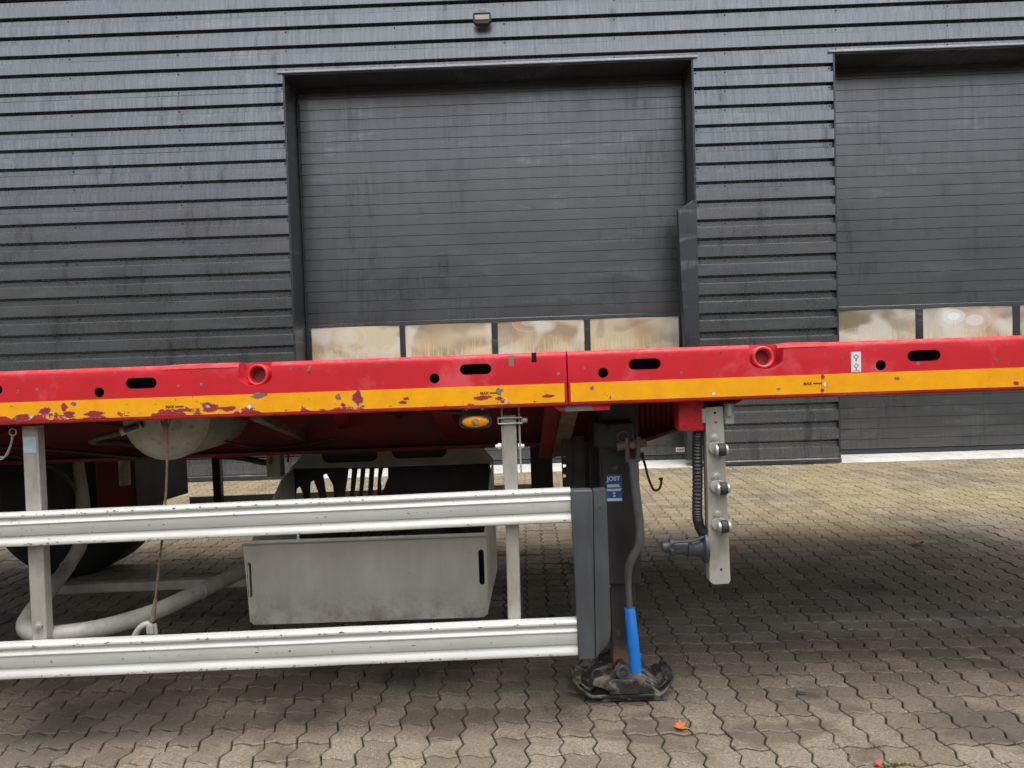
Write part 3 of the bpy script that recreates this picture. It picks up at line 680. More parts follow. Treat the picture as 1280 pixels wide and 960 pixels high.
# deck and frame under it
MB().box(-4.7, 3.4, .086, 2.55, ZT - .03, ZT - .003).build('deck', 'black', tr)
MB().pyz([(2.465, ZB), (2.55, ZB), (2.55, ZT), (2.465, ZT - .0005)], -4.7, 3.4).build('side_rail', 'red', tr, label='far side rail')
for k in range(15):
    x = -4.4 + .56 * k
    if abs(x - XS) < .12: x -= .1
    MB().pyz([(.0861, 1.14), (.0861, ZT - .031), (2.464, ZT - .031), (2.464, 1.14), (1.9, 1.05 if x < .3 else 1.13), (.65, 1.05 if x < .3 else 1.13)], x - .004, x + .004).build('cross_member', 'chassis', tr)
ZW = T(320, 566, .70)[1]
xg0, zg0 = T(790, 547, .70); xg1, zg1 = T(872, 522, .70)
for y in (.70, 1.85):
    nm = MB()
    nm.pxz([(-4.7, ZW), (xg0, zg0), (xg0 + .06, zg0 + .004), (xg1, zg1), (xg1 + .25, 1.135), (3.3, 1.15), (3.3, ZT - .031), (-4.7, ZT - .031)], y - .005, y + .005)
    o = nm.build('main_beam', 'chassis', tr)
    f_ = [(-4.7, ZW), (xg0, zg0), (xg0 + .06, zg0 + .004), (xg1, zg1), (xg1 + .25, 1.135), (3.3, 1.15)]
    mb = MB(); mb.loft([[(a, y - .065, b), (a, y + .065, b), (a, y + .065, b - .014), (a, y - .065, b - .014)] for a, b in f_]); mb.build('flange', 'chassis', o)
    if y == .70:
        mb = MB()
        for i in range(9):
            x = xg0 + .02 + i * .022; mb.tube([(x, y - .008, zg0 + .03), (x, y - .008, 1.26)], .008, 8)
        mb.build('web_corrugation', 'chassis', o, smooth=True)
# gusset under the rail joint
pg = [T(x, y, .03) for x, y in ((688, 503), (762, 500), (762, 512.5), (700, 514), (693, 509))]
MB().pxz(pg, .012, .10).build('joint_gusset', 'red', tr, bevel=.003)
pg = [T(x, y, .03) for x, y in ((705, 505.5), (736, 504), (742, 512.5), (706, 513.8))]
MB().pxz(pg, .0105, .0115).build('scuffed_patch', 'barepatch', tr)
# struts below the rail
def strut(a, b, w, h, mat, name='strut'):
    a, b = Vector(a), Vector(b); d = (b - a).normalized(); s_ = d.cross(Vector((0, 0, 1))).normalized(); u = s_.cross(d)
    mb = MB(); mb.loft([[tuple(p + s_ * i * w / 2 + u * j * h / 2) for i, j in ((-1, -1), (1, -1), (1, 1), (-1, 1))] for p in (a, b)])
    return mb.build(name, mat, tr, bevel=.003)
strut(T3(318, 519, .06), T3(388, 550, .80), .030, .03, 'rust')
strut(T3(716, 500, .10), T3(699, 570, .62), .06, .008, 'rust')
strut(T3(694, 500, .14), T3(684, 572, .66), .07, .006, 'chassis')
strut(T3(548, 508, .2), T3(566, 545, .66), .07, .006, 'chassis')
strut(T3(425, 512, .2), T3(430, 535, .66), .05, .006, 'chassis')
# ---- side guards
def guard(name, zl, zr, xl, xr, h, parent, mat='alu', yo=.02, far=False):
    P = [(.034, 0), (.012, 0), (.005, -.002), (.001, -.006), (.000, -.011), (.0012, -.0145), (.0065, -.0165), (.0080, -.020), (.0078, -.025), (.0055, -.030), (.0022, -.0335), (.0012, -.0365), (.0022, -.0390), (.0048, -.0405),
         (.0048, -.074), (.0058, -.0755), (.0092, -.0765), (.0090, -.082), (.0060, -.090), (.0020, -.097), (.0008, -.103), (.002, -.108), (.006, -.111), (.034, -.111), (.034, -.108), (.030, -.104), (.030, -.008), (.034, -.004)]
    k = h / .111; n = 20; rings = []
    for i in range(n + 1):
        t = i / n; x = xl + (xr - xl) * t; z = zl + (zr - zl) * t; sgn = -1 if far else 1
        dy = (random.gauss(0, .0006) if 0 < i < n else 0); dz = random.gauss(0, .0003) if 0 < i < n else 0
        rings.append([(x, yo + sgn * y + dy, z + q * k + dz) for y, q in P])
    mb = MB(); mb.loft(rings); o = mb.build(name, mat, parent, smooth=True)
    if not far:
        cm = MB()
        for i in range(95):
            u = random.random() ** 1.5; x = xl + (xr - xl) * (.40 + .6 * u); z = zl + (zr - zl) * (x - xl) / (xr - xl); e = random.random()
            q, yy = (-.008, .0005) if e < .5 else ((-.104, .0012) if e < .85 else (-.058, .0048)); q += random.uniform(-.003, .003)
            w, hh = random.choice((.0012, .002, .0035, .006)) * random.uniform(.7, 1.3), random.uniform(.0008, .0022); m_ = 7
            cm.pxz([(x + w * math.cos(a) * random.uniform(.6, 1.2), z + q * k + hh * math.sin(a) * random.uniform(.6, 1.2)) for a in [2 * math.pi * j / m_ for j in range(m_)]], yo + yy - .0016, yo + yy + .0006)
        c_ = cm.build('paint_chips', 'chipdark', o); c_['kind'] = 'stuff'
    return o
XG1, XG2 = T(713.6, 632, .02)[0], T(722, 798, .02)[0]
def zat(a, b, x): return a + (b - a) * (x + 1.742) / 1.928
guard('guard_rail', zat(.825, .849, -2.9), zat(.825, .849, XG1), -2.9, XG1, .1145, tr)
guard('guard_rail', zat(.377, .405, -2.9), zat(.377, .405, XG2), -2.9, XG2, .1225, tr)
guard('guard_rail', .43, .445, T(237, 628, 2.5)[0], T(690, 605, 2.5)[0], .12, tr, yo=2.53, far=True)
xp = T(272, 600, 2.42)[0]; MB().box(xp - .026, xp + .026, 2.40, 2.45, .40, 1.14).build('guard_post', 'black', tr, bevel=.003)
# end cap of the near guards
ca = [T(x, y, .02) for x, y in ((713.2, 612.6), (733, 612.2), (740.6, 612.4), (742.0, 700), (744.2, 823), (733, 823.6), (723.4, 824))]
ec = MB().pxz(ca, .012, .062).build('guard_end_cap', 'cap', tr, bevel=.004)
rows = [(741.4, 757.5, 612.6), (741.6, 758.6, 618), (743.0, 761.5, 700), (744.3, 764.2, 788), (744.5, 763.4, 798), (744.6, 760.8, 806.5), (744.7, 756.5, 813), (744.8, 751, 818), (745, 746.5, 821.6)]
n_ = MB(); rings = []
for xa, xb, y in rows:
    (x0, z0), (x1, z1) = T(xa, y, .02), T(xb, y, .02); L_ = []
    for k in range(7):
        t = k / 6; L_.append((x0 + (x1 - x0) * t, .0125 + .022 * t ** 2.2, z0))
    for k in range(6, -1, -1):
        t = k / 6; L_.append((x0 + (x1 - x0) * t - .001 * t, .060 + .012 * t, z0))
    rings.append(L_)
n_.loft(rings); n_.build('cap_return', 'cap', ec, bevel=.003)
# posts
def post(pt, pb, w, y0, y1, name='guard_post'):
    (xa, za), (xb, zb) = pt, pb
    mb = MB(); t = .004
    mb.loft([[(x - w / 2, y0, z), (x + w / 2, y0, z), (x + w / 2, y1, z), (x - w / 2, y1, z)] for x, z in ((xa, za), (xb, zb))])
    return mb.build(name, 'galv', tr, bevel=.004)
gp = post(T(636.8, 519, .058), T(643.6, 800, .058), .0448, .058, .10)
gl = post(T(36.5, 532, .058), T(50.6, 830, .058), .054, .058, .098)
x, z = T(37, 556, .056); MB().box(x - .0215, x + .0215, .0565, .0585, z - .028, z + .027).build('post_sticker', 'paleblue', gl)
for s_, pa in ((-1, 626.8), (1, 648.2)):
    a, b = T(pa, 502, .07), T(pa + 3.2, 592, .07)
    MB().loft([[(x - .003, .060, z), (x + .003, .060, z), (x + .003, .112, z), (x - .003, .112, z)] for x, z in (a, b)]).build('post_channel', 'galv', gp)
# spring clip: two wire loops round the post
mb = MB()
for dy in (522.5, 529.5):
    l_, r_ = T(623, dy + .3, .05), T(652, dy - .8, .05); mb.tube([(l_[0], .060, l_[1]), (l_[0], .049, l_[1]), (r_[0], .049, r_[1]), (r_[0], .062, r_[1])], .0026, 8)
for xx in (622.6, 652.5):
    a_, b_ = T(xx, 522, .055), T(xx, 530, .055); mb.tube([(a_[0], .055, a_[1]), (b_[0], .055, b_[1])], .0026, 8)
x, z = T(655, 525, .06); mb.lathe([(0, .009), (.012, .010), (.016, .006)], (x - .004, .06, z), (1, 0, 0), 12)
mb.build('spring_clip', 'zinc', gp, smooth=True)
for px in (624, 650.5):
    x, z = T(px, 557.5, .085); s_ = -1 if px < 630 else 1
    MB().lathe([(-.008, .012), (.004, .012), (.004, .007), (.013, .007)], (x, .085, z), (s_, 0, 0), 6).build('bolt', 'zinc', gp)
x, z = T(48, 782, .052); MB().lathe([(0, .013), (.009, .013), (.009, .007), (.024, .007)], (x, .057, z), (0, -1, 0), 6).build('bolt', 'zinc', gl)
# safety chain on the left post
mb = MB(); x, z = T(16, 540, .05); mb.tube([(x + .012 * math.cos(a), .05, z + .012 * math.sin(a)) for a in [2 * math.pi * i / 14 for i in range(15)]], .0024, 7)
mb.tube(bez([T3(15, 545, .05), T3(14, 553, .05), T3(9, 566, .05), T3(2, 574, .05), T3(-14, 575, .05)], 5), .0028, 7)
mb.tube(bez([T3(16.5, 545, .055), T3(13, 560, .056), T3(6, 571, .055), T3(-12, 569, .055)], 5), .0022, 7)
mb.build('safety_chain', 'galv', tr, smooth=True)
# ---- side marker lamp
x, z = T(594.5, 527, .04)
lamp = MB().pxz(slot(x, z, .112, .046, 10), .034, .052).build('marker_lamp', 'rubber', tr, bevel=.003)
MB().loft([[(x + .0465 * math.cos(a) * k, y, z + .0195 * math.sin(a) * k) for a in [2 * math.pi * i / 28 for i in range(28)]] for y, k in ((.036, 1), (.027, .96), (.022, .85), (.019, .6))]).build('amber_lens', 'amber', lamp, smooth=True)
MB().lathe([(0, .0125), (.004, .012), (.006, .008)], (x, .0205, z), (0, -1, 0), 18).build('lens_core', 'bulb', lamp, smooth=True)
for s_ in (-1, 1): MB().lathe([(0, .007), (.004, .006)], (x + s_ * .049, .034, z), (0, -1, 0), 12).build('screw', 'black', lamp)
bk = MB().pxz([(x - .044, z - .012), (x + .047, z - .012), (x + .047, z + .050), (x - .046, z + .050)], .054, .058).build('lamp_bracket', 'plug', lamp)
for dx in (-.03, .023): MB().lathe([(0, .0065), (.005, .0065), (.006, .004)], (x + dx, .054, z + .043), (0, -1, 0), 8).build('bolt', 'zinc', lamp)
MB().tube(bez([(x - .04, .06, z + .03), (x - .10, .065, z + .035), (x - .16, .07, z + .055)], 6), .006, 8).build('cable', 'hose', lamp, smooth=True)
# ---- air tank lying across the frame
xc, zc = T(208, 520, .28); R = .165
tk = MB(); tk.lathe([(-.005, .01), (.0, .05), (.012, .095), (.032, .132), (.055, .152), (.075, .160), (.0765, .1635), (.080, .1635), (.081, .161), (.62, .161), (.66, .14), (.69, .08), (.70, .01)], (xc, .20, zc), (0, 1, 0), 40)
tank = tk.build('air_tank', 'tank', tr, smooth=True)
x, z = T(198.5, 557, .23); MB().box(x - .014, x + .016, .2305, .235, z - .020, z + .020, R=Matrix.Rotation(.35, 3, 'X'), c=(x, .232, z)).build('tank_label', 'galv', tank)
for px, py in ((178, 531), (223, 531)):
    x, z = T(px, py, .22); MB().lathe([(0, .026), (.018, .026), (.02, .017), (.03, .017)], (x, .235, z), (0, -1, 0), 14).build('port', 'dirtplate', tank, smooth=True)
x, z = T(168, 534, .18)
MB().tube(bez([T3(178, 531, .20), T3(165, 535, .17), T3(148, 541, .17), T3(120, 549, .20), T3(117, 553, .26), T3(150, 553, .40), T3(185, 560, .6)], 6), .0105, 12).build('air_hose', 'plug', tank, smooth=True)
MB().tube([T3(176, 531.5, .195), T3(150, 540, .165)], .0155, 12).build('hose_fitting', 'tank', tank, smooth=True)
# ---- hanging cable with clamp
MB().tube(bez([T3(207, 527, .075), T3(209, 570, .075), T3(206, 640, .085), T3(199, 705, .10), T3(194, 752, .11)], 8), .0042, 8).build('hanging_cable', 'rope', tr, smooth=True)
cl = MB(); cl.tube([T3(206.5, 521, .075), T3(207.5, 551, .075)], .0075, 10); cl.tube([T3(201, 525, .075), T3(206.5, 540, .075)], .003, 8); cl.tube([T3(213, 524, .075), T3(208, 540, .075)], .003, 8)
cl.build('cable_sleeve', 'rust', tr, smooth=True)
MB().tube([T3(194.5, 748, .11), T3(190.5, 776, .11)], [.006, .010], 10).build('cable_sleeve', 'rust', tr, smooth=True)
x, y, z = T3(184, 786, .11); mb = MB(); mb.tube(bez([T3(166, 800, .10), T3(174, 786, .105), T3(183, 780, .11), T3(190, 781, .115)], 5), .0115, 10); mb.box(x + .006, x + .030, .092, .112, z - .012, z + .016); mb.tube([(x + .034, .10, z + .02), (x + .036, .10, z - .016)], .006, 8)
mb.build('cable_clamp', 'galv', tr, smooth=True)
# ---- bent tubular carrier
zp = T(60, 793, .12)[1]
def tp(px, py, z=zp):
    d = MTi.to_3x3() @ ray(px, py); o = MTi @ CAMP; t = (z - o.z) / d.z; p = o + d * t; return (p.x, p.y, p.z)
pp = [tp(330, 703), tp(300, 716), tp(250, 739), tp(190, 766), tp(130, 784), tp(75, 792.5), tp(45, 792), tp(32, 781), tp(46, 757), tp(66, 733), tp(84, 709)]
e_ = Vector(pp[-1])
pp += [(e_.x + .035, e_.y + .06, e_.z + .10), (e_.x + .045, e_.y + .08, e_.z + .25), (e_.x + .02, e_.y + .08, e_.z + .55)]
cp = MB().tube(bez(pp, 7), .0315, 16).build('bent_carrier_tube', 'pipe', tr, smooth=True)
for i in (2, 10):
    a = Vector(pp[i]); d = (Vector(pp[i]) - Vector(pp[i - 1])).normalized(); MB().tube([a - d * .004, a + d * .004], .035, 16).build('clamp_ring', 'pipe', cp, smooth=True)
x0_, y0_, z0_ = pp[-1]
mb = MB(); mb.tube([(x0_ - .06, y0_ - .03, z0_ - .045), (x0_ - .055, y0_ - .03, z0_ + .01), (x0_ + .055, y0_ - .03, z0_ + .01), (x0_ + .06, y0_ - .03, z0_ - .045)], .010, 8); mb.build('tube_bracket', 'red', tr, smooth=True)
MB().tube([(x0_ + .10, y0_ + .25, z0_), (x0_ + .10, y0_ + .25, z0_ - .22)], .027, 14).build('support_tube', 'pipe', tr, smooth=True)
a_, b_ = T(70, 738, 1.0), T(345, 727, 1.0); MB().loft([[(x, 1.0, z - .022), (x, 1.05, z - .022), (x, 1.05, z + .024), (x, 1.0, z + .024)] for x, z in (a_, b_)]).build('carrier_bar', 'galv', tr, bevel=.006)
# ---- storage basket
Y0, Y1 = .25, .85
bx0, bx1 = T(308, 725, Y0)[0], T(608.5, 720, Y0)[0]
zt_, zb_ = T(458, 676, Y0)[1], T(460, 777, Y0)[1]
c_ = .014
fp = [(bx0 - .006, zt_), (bx1 + .004, zt_ + .004), (bx1, zb_ + c_ + .004), (bx1 - c_, zb_ + .004), (bx0 + c_ + .006, zb_), (bx0 + .006, zb_ + c_)]
hz = (zt_ + zb_) / 2 + .03
cut = MB(); cut.pxz(slot(0, 0, .12, .022), -.1, .1, 0); cut = MB()
def vslot(x, z, h, w): return [(x + b, z + a) for a, b in slot(0, 0, h, w)]
cut.pxz(vslot(bx0 + .012, hz - .012, .13, .016), Y0 - .05, Y0 + .05, 1); cut.pxz(vslot(bx1 - .018, hz + .01, .13, .020), Y0 - .05, Y0 + .05, 1)
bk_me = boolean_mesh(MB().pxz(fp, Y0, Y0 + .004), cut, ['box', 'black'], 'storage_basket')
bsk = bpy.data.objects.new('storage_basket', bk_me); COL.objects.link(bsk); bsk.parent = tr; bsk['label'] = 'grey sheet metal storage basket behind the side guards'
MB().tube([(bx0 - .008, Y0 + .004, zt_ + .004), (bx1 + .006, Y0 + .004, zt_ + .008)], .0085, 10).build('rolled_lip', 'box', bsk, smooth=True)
zbk = T(480, 584, Y1)[1]
xk0, xk1 = T(366, 585, Y1)[0], T(614, 580, Y1)[0]
for s_, xa, xb, nm in ((0, bx0 + .004, xk0, 'side_panel'), (1, bx1 - .004, xk1 + .01, 'side_panel')):
    mb = MB()
    mb.loft([[(x + dx, y, z) for x, y, z in ((xa, Y0 + .006, zb_ + .01), (xb, Y1, zb_ + .01), (xb, Y1, zbk + .01), (xb * .7 + xa * .3, Y1 - .16, zbk - .012), (xa * .8 + xb * .2, Y0 + .14, zt_ + .03), (xa, Y0 + .006, zt_ - .01))] for dx in (0, .004 if s_ == 0 else -.004)])
    mb.build(nm, 'lightened', bsk)
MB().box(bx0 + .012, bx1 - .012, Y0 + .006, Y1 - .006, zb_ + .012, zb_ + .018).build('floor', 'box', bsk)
# slotted black back wall
cut = MB()
for pts in (((366, 640), (371, 611), (375, 608), (379, 618), (381, 640)), ((386, 640), (388, 604), (392, 600), (398, 616), (403, 640)), ((404, 594), (408, 592), (416, 606), (420, 640), (411, 640)),
            ((436, 585), (440, 585), (436, 640), (428, 640)), ((447, 585), (451, 585), (447, 640), (440, 640)), ((457, 585), (462, 585), (458, 640), (451, 640)), ((468, 585), (473, 585), (470, 640), (464, 640)), ((479, 585), (485, 585), (485, 597), (477, 618), (476, 600)),
            ((312, 665), (318, 672), (340, 690), (350, 690), (330, 665)), ((360, 668), (365, 690), (375, 690), (374, 668))):
    cut.pxz([T(x, y, Y1) for x, y in pts], Y1 - .05, Y1 + .05, 0)
wall = MB().pxz([(xk0 + .004, zb_ + .02), (xk1 - .004, zb_ + .02), (xk1 - .004, zbk + .02), (xk0 + .004, zbk + .02)], Y1, Y1 + .006)
me = boolean_mesh(wall, cut, ['black', 'black'], 'back_panel'); o = bpy.data.objects.new('back_panel', me); COL.objects.link(o); o.parent = bsk
cut = MB()
for px, py in ((437, 568.5), (524, 563)): x, z = T(px, py, Y1 - .03); cut.pxz(slot(x, z, .245, .066), Y1 - .1, Y1 + .1, 1)
pl = MB().pxz([T(x, y, Y1 - .03) for x, y in ((362, 586), (374, 574), (388, 552.5), (500, 547.5), (590, 544), (600, 556), (616, 573), (618, 579), (490, 583.5))], Y1 - .03, Y1 - .022)
me = boolean_mesh(pl, cut, ['lightened', 'black'], 'hanger_plate'); o = bpy.data.objects.new('hanger_plate', me); COL.objects.link(o); o.parent = bsk
MB().box(T(380, 560, Y1)[0], T(606, 560, Y1)[0], Y1 - .0215, Y1 - .012, T(480, 583, Y1)[1] + .01, T(480, 545, Y1)[1]).build('hanger_backing', 'black', bsk)
for px, py in ((393, 552), (563, 545.5)): x, z = T(px, py, Y1 - .03); MB().lathe([(0, .010), (.006, .010), (.007, .006)], (x, Y1 - .03, z - .006), (0, -1, 0), 8).build('bolt', 'zinc', bsk)
# dark load lying in the basket
mb = MB(); n = 16; rings = []
xa, xb = T(505, 650, .55)[0], T(606, 650, .6)[0]
for i in range(n + 1):
    t = i / n; x = xa + (xb - xa) * t; h = .22 + .05 * math.sin(t * 7) + .06 * (1 - abs(2 * t - 1)) ** .5
    rings.append([(x, .40, zb_ + .02), (x, .41, zb_ + h * .8), (x, .50, zb_ + h + random.uniform(-.02, .02)), (x, .62, zb_ + h + .03 + random.uniform(-.02, .02)), (x, .76, zb_ + h), (x, .80, zb_ + .02)])
mb.loft(rings); o = mb.build('folded_tarpaulin', 'tarp', None, smooth=True); o.matrix_world = MT; tag(o, 'black folded tarpaulin heaped inside the grey storage basket', 'tarpaulin')
mb = MB()
for i in range(14):
    x = bx0 + .18 + i * .048; mb.box(x, x + .036, .29, .80, zb_ + .20, zb_ + .212)
mb.build('inner_grate', 'black', bsk)
for px in (344,):
    x = T(px, 590, .72)[0]; MB().box(x - .03, x + .03, .70, .76, T(344, 596, .72)[1], T(344, 566, .72)[1]).build('basket_hanger', 'dirtplate', tr, bevel=.003)
xa, za = T(338, 565, .69); mb = MB(); mb.tube([T3(338, 580, .69), T3(338, 566, .69), T3(360, 565, .69), T3(360, 578, .69)], .006, 8); mb.build('hanger_bracket', 'red', tr, smooth=True)
MB().tube(bez([T3(268, 570, .9), T3(300, 572, .9), T3(330, 578, .9), T3(352, 577, .9)], 6), .014, 10).build('brake_hose', 'hose', tr, smooth=True)
# ---- landing legs
LY = .33
def leg_geo(parent_name, near):
    pass
xlc = T(776.5, 640, LY)[0]; lw = .0695
zbot = T(780, 731, LY)[1]
leg = MB().box(xlc - lw, xlc + lw, LY, LY + .13, zbot, 1.20).build('landing_leg', 'legblack', tr, bevel=.006, label='near landing leg with blue gripped crank')
MB().box(xlc - .047, xlc + .047, LY + .018, LY + .112, .10, zbot + .05).build('inner_leg', 'legblack', leg, bevel=.006)
mb = MB().box(xlc - .058, xlc - .047, LY + .004, LY + .017, zbot - .01, zbot + .12); 
mb.build('leg_flange', 'rust', leg)
# gearbox shelf and back plate
x1_, z1_ = T(795, 531, LY - .05)
mb = MB(); zz = [T(0 + 770, y, LY - .05)[1] for y in (527, 562)]
xq = [T(x, 545, LY - .05)[0] for x in (742, 760, 792)]
mb.loft([[(xq[0], LY - .002, z), (xq[1], LY - .055, z), (xq[2], LY - .055, z), (xq[2], LY - .002, z)] for z in (zz[1] + .004, zz[0])])
gb = mb.build('gearbox_cover', 'legblack', leg, bevel=.01)
MB().box(xlc - .10, xlc + .09, LY + .131, LY + .145, .62, 1.22).build('mounting_plate', 'black', leg, bevel=.003)
# perforated bracket beside the leg
x, zt2 = T(706.5, 552, LY + .1); zb2 = T(706.5, 609, LY + .1)[1]
cut = MB()
for py in (557, 569.5, 582.5, 595): xx, z = T(705.5, py, LY + .1); cut.pxz(ell(xx, z, .0068, .0068, 12), LY, LY + .2, 0)
me = boolean_mesh(MB().pxz([T(q, w, LY + .1) for q, w in ((700.5, 550), (716, 550), (714, 606), (711, 608), (703.5, 608.5))], LY + .1, LY + .106), cut, ['black', 'black'], 'perforated_bracket')
o = bpy.data.objects.new('perforated_bracket', me); COL.objects.link(o); o.parent = leg
MB().pxz([T(q, w, LY + .11) for q, w in ((716, 545), (730, 545), (733, 640), (700, 616), (714, 598))], LY + .11, LY + .118).build('brace_plate', 'black', leg)
# right-hand adjusting strip
cut = MB()
for py in (618, 634, 652, 664, 676): xx, z = T(793.5, py, LY + .1); cut.pxz(ell(xx, z, .0062, .008, 10), LY, LY + .2, 0)
me = boolean_mesh(MB().pxz([T(q, w, LY + .1) for q, w in ((786, 612), (797, 612), (799.5, 742), (797, 750), (790, 752))], LY + .1, LY + .106), cut, ['legblack', 'legblack'], 'adjusting_strip')
o = bpy.data.objects.new('adjusting_strip', me); COL.objects.link(o); o.parent = leg
# blue maker's plate
x0s, z0s = T(757, 593.5, LY - .002); x1s, z1s = T(778.2, 627, LY - .002)
MB().pxz(rrect(x0s, x1s, z1s, z0s, .003), LY - .0025, LY + .001).build('maker_plate', 'bluesign', leg, label='blue plate with white lettering')
w_, h_ = x1s - x0s, z0s - z1s; xm = (x0s + x1s) / 2
text_mesh('plate_lettering', 'JOST', .0225, 'white', leg, (xm - .001, LY - .0035, z0s - h_ * .155), (math.pi / 2, 0, 0), .0004)
mb = MB()
for fz, a, b, hh in ((.39, .08, .82, .0035), (.44, .08, .88, .0022), (.53, .02, .98, .0012), (.575, .06, .9, .003), (.68, .42, .58, .003), (.78, .44, .57, .003)):
    mb.box(x0s + w_ * a, x0s + w_ * b, LY - .0036, LY - .0026, z0s - h_ * fz - hh, z0s - h_ * fz + hh)
mb.box(x0s + w_ * .06, x0s + w_ * .97, LY - .0036, LY - .0026, z0s - h_ * .965, z0s - h_ * .865)
mb.build('plate_print', 'white', leg)
# crank: shaft, ring, clevis, handle, grip
x, z = T(781, 556, LY - .07)
yc = LY - .075
mb = MB(); mb.lathe([(-.05, .016), (.055, .016), (.058, .013)], (x + .02, yc, z), (1, 0, 0.12), 16); mb.build('crank_shaft', 'rust', leg, smooth=True)
xr, zr = T(778.5, 546, LY - .065); MB().tube([(xr + .019 * math.cos(a), LY - .062, zr + .019 * math.sin(a)) for a in [2 * math.pi * i / 18 for i in range(19)]], .0032, 8).build('shaft_ring', 'rust', leg, smooth=True)
mb = MB()
for a, b in (((783.5, 547), (784.5, 577)), ((798, 546), (797, 577))):
    mb.tube([T3(a[0], a[1], yc - .012), T3((a[0] + b[0]) / 2, 563, yc - .012), T3(b[0], b[1], yc - .012)], [.0075, .0088, .0085], 10)
mb.tube([T3(783.5, 574, yc - .012), T3(791, 577.5, yc - .012), T3(798, 574, yc - .012)], .009, 10)
x, z = T(790.5, 556.5, yc - .02); mb.lathe([(-.016, .013), (.016, .013), (.02, .010)], (x, yc - .012, z), (0, -1, .1), 14)
mb.build('clevis', 'rust', leg, smooth=True)
hp = [T3(791, 577, yc - .012), T3(793, 600, yc - .02), T3(796.5, 630, yc - .03), T3(799.5, 655, yc - .035), T3(800, 672, yc - .04), T3(797, 686, yc - .04), T3(790, 698, yc - .04), T3(785.5, 712, yc - .04), T3(785.5, 735, yc - .04), T3(787.2, 762, yc - .04)]
hpts = bez(hp, 5); rr = [.0165 if i < 32 else .0165 - .005 * min(1, (i - 32) / 8) for i in range(len(hpts))]
MB().tube(hpts, rr, 14, flat=.8).build('crank_handle', 'crank', leg, smooth=True)
ga, gb_ = Vector(T3(787, 760, yc - .04)), Vector(T3(795, 839.5, yc - .045)); d = (gb_ - ga).normalized()
MB().tube([ga, ga + d * .0015, gb_ - d * .0015, gb_], [.0185, .0197, .0225, .0205], 20).build('grip', 'blue', leg, smooth=True)
# hook
mb = MB(); hk = bez([T3(801, 566, LY), T3(806, 580, LY), T3(810, 596, LY), T3(817, 612, LY), T3(824, 611, LY), T3(826.5, 603, LY), T3(826, 597, LY)], 6)
mb.tube(hk, [.010] * 3 + [.0045] * (len(hk) - 8) + [.005, .006, .007, .008, .008], 10, flat=.6); mb.build('crank_hook', 'black', leg, smooth=True)
# foot: dished sand shoe on a pin
fcx, fy = T(777, 868, .40)[0], .40
mb = MB(); nx, ny = 18, 8; hw, hd = .188, .135; top, rings = [], []
def shoe(u, v):
    e = max(0, abs(u) - .62) / .38; w = hd * (1 - .42 * e ** 1.7)
    return (fcx + u * hw, fy + v * w, .006 + .052 * e ** 1.5 + .016 * (abs(v) ** 4) * (1 - e))
vs = []; 
for th in (0, .012):
    for i in range(nx + 1):
        for j in range(ny + 1): p = shoe(-1 + 2 * i / nx, -1 + 2 * j / ny); vs.append((p[0], p[1], p[2] + th))
fs = []; N1 = (nx + 1) * (ny + 1); idx = lambda t, i, j: t * N1 + i * (ny + 1) + j
for i in range(nx):
    for j in range(ny):
        fs.append((idx(0, i, j), idx(0, i, j + 1), idx(0, i + 1, j + 1), idx(0, i + 1, j))); fs.append((idx(1, i, j), idx(1, i + 1, j), idx(1, i + 1, j + 1), idx(1, i, j + 1)))
for i in range(nx):
    for j in (0, ny): fs.append((idx(0, i, j), idx(0, i + 1, j), idx(1, i + 1, j), idx(1, i, j)))
for j in range(ny):
    for i in (0, nx): fs.append((idx(0, i, j), idx(0, i, j + 1), idx(1, i, j + 1), idx(1, i, j)))
mb.add(vs, fs)
pinx, pinz = T(778.5, 839.5, fy - .13)
q_ = lambda pts, y: [(a, max(b, .005)) for a, b in (T(x, yy, y) for x, yy in pts)]
saddle = ((741, 857), (743, 850), (766, 843), (770.5, 834), (774, 830.5), (779, 829.5), (784, 831), (788, 835), (791, 841), (800, 842.5), (815, 848.5), (817, 854), (806, 852), (826, 866), (836, 871), (832, 878), (800, 880.5), (752, 881), (757, 873), (765, 866), (757, 862))
mb.pxz(q_(saddle, fy - .125), fy - .125, fy - .108)
mb.pxz([(2 * fcx - x if False else x, z) for x, z in q_(saddle, fy - .125)], fy + .098, fy + .112)
mb.pxz(q_(((761, 854), (768, 849.5), (797, 850), (801, 858), (799, 868), (762, 869)), fy - .14), fy - .140, fy - .1255)
for s_ in (-1, 1):
    mb.loft([[(fcx + s_ * a, fy - b, c), (fcx + s_ * a, fy + b, c), (fcx + s_ * a, fy + b, c + .012), (fcx + s_ * a, fy - b, c + .012)] for a, b, c in ((.03, .10, .085), (.085, .10, .062), (.13, .09, .026), (.15, .085, .040), (.178, .07, .062))])
mb.lathe([(-.035, .018), (.03, .021), (.038, .014)], (fcx + .172, fy - .045, .074), (0, 1, .05), 12)
mb.lathe([(-.035, .017), (.03, .020), (.038, .013)], (fcx - .170, fy - .055, .068), (.2, 1, 0), 12)
ft = mb.build('foot', 'foot', leg, bevel=.003)
MB().lathe([(.0, .026), (.012, .026), (.014, .023), (.0145, .0175), (.010, .017), (.0095, .0105), (.018, .010), (.019, .005)], (pinx, fy - .124, pinz), (0, -1, 0), 20).build('pivot_pin', 'crank', leg, smooth=True)
MB().tube([(pinx, fy - .1, pinz), (pinx, fy + .11, pinz)], .018, 14).build('pivot_shaft', 'black', leg, smooth=True)
MB().tube([(fcx - .098 + .020 * math.cos(a), fy - .085, .088 + .024 * math.sin(a)) for a in [2 * math.pi * i / 16 for i in range(17)]], .0025, 7).build('retaining_ring', 'crank', leg, smooth=True)
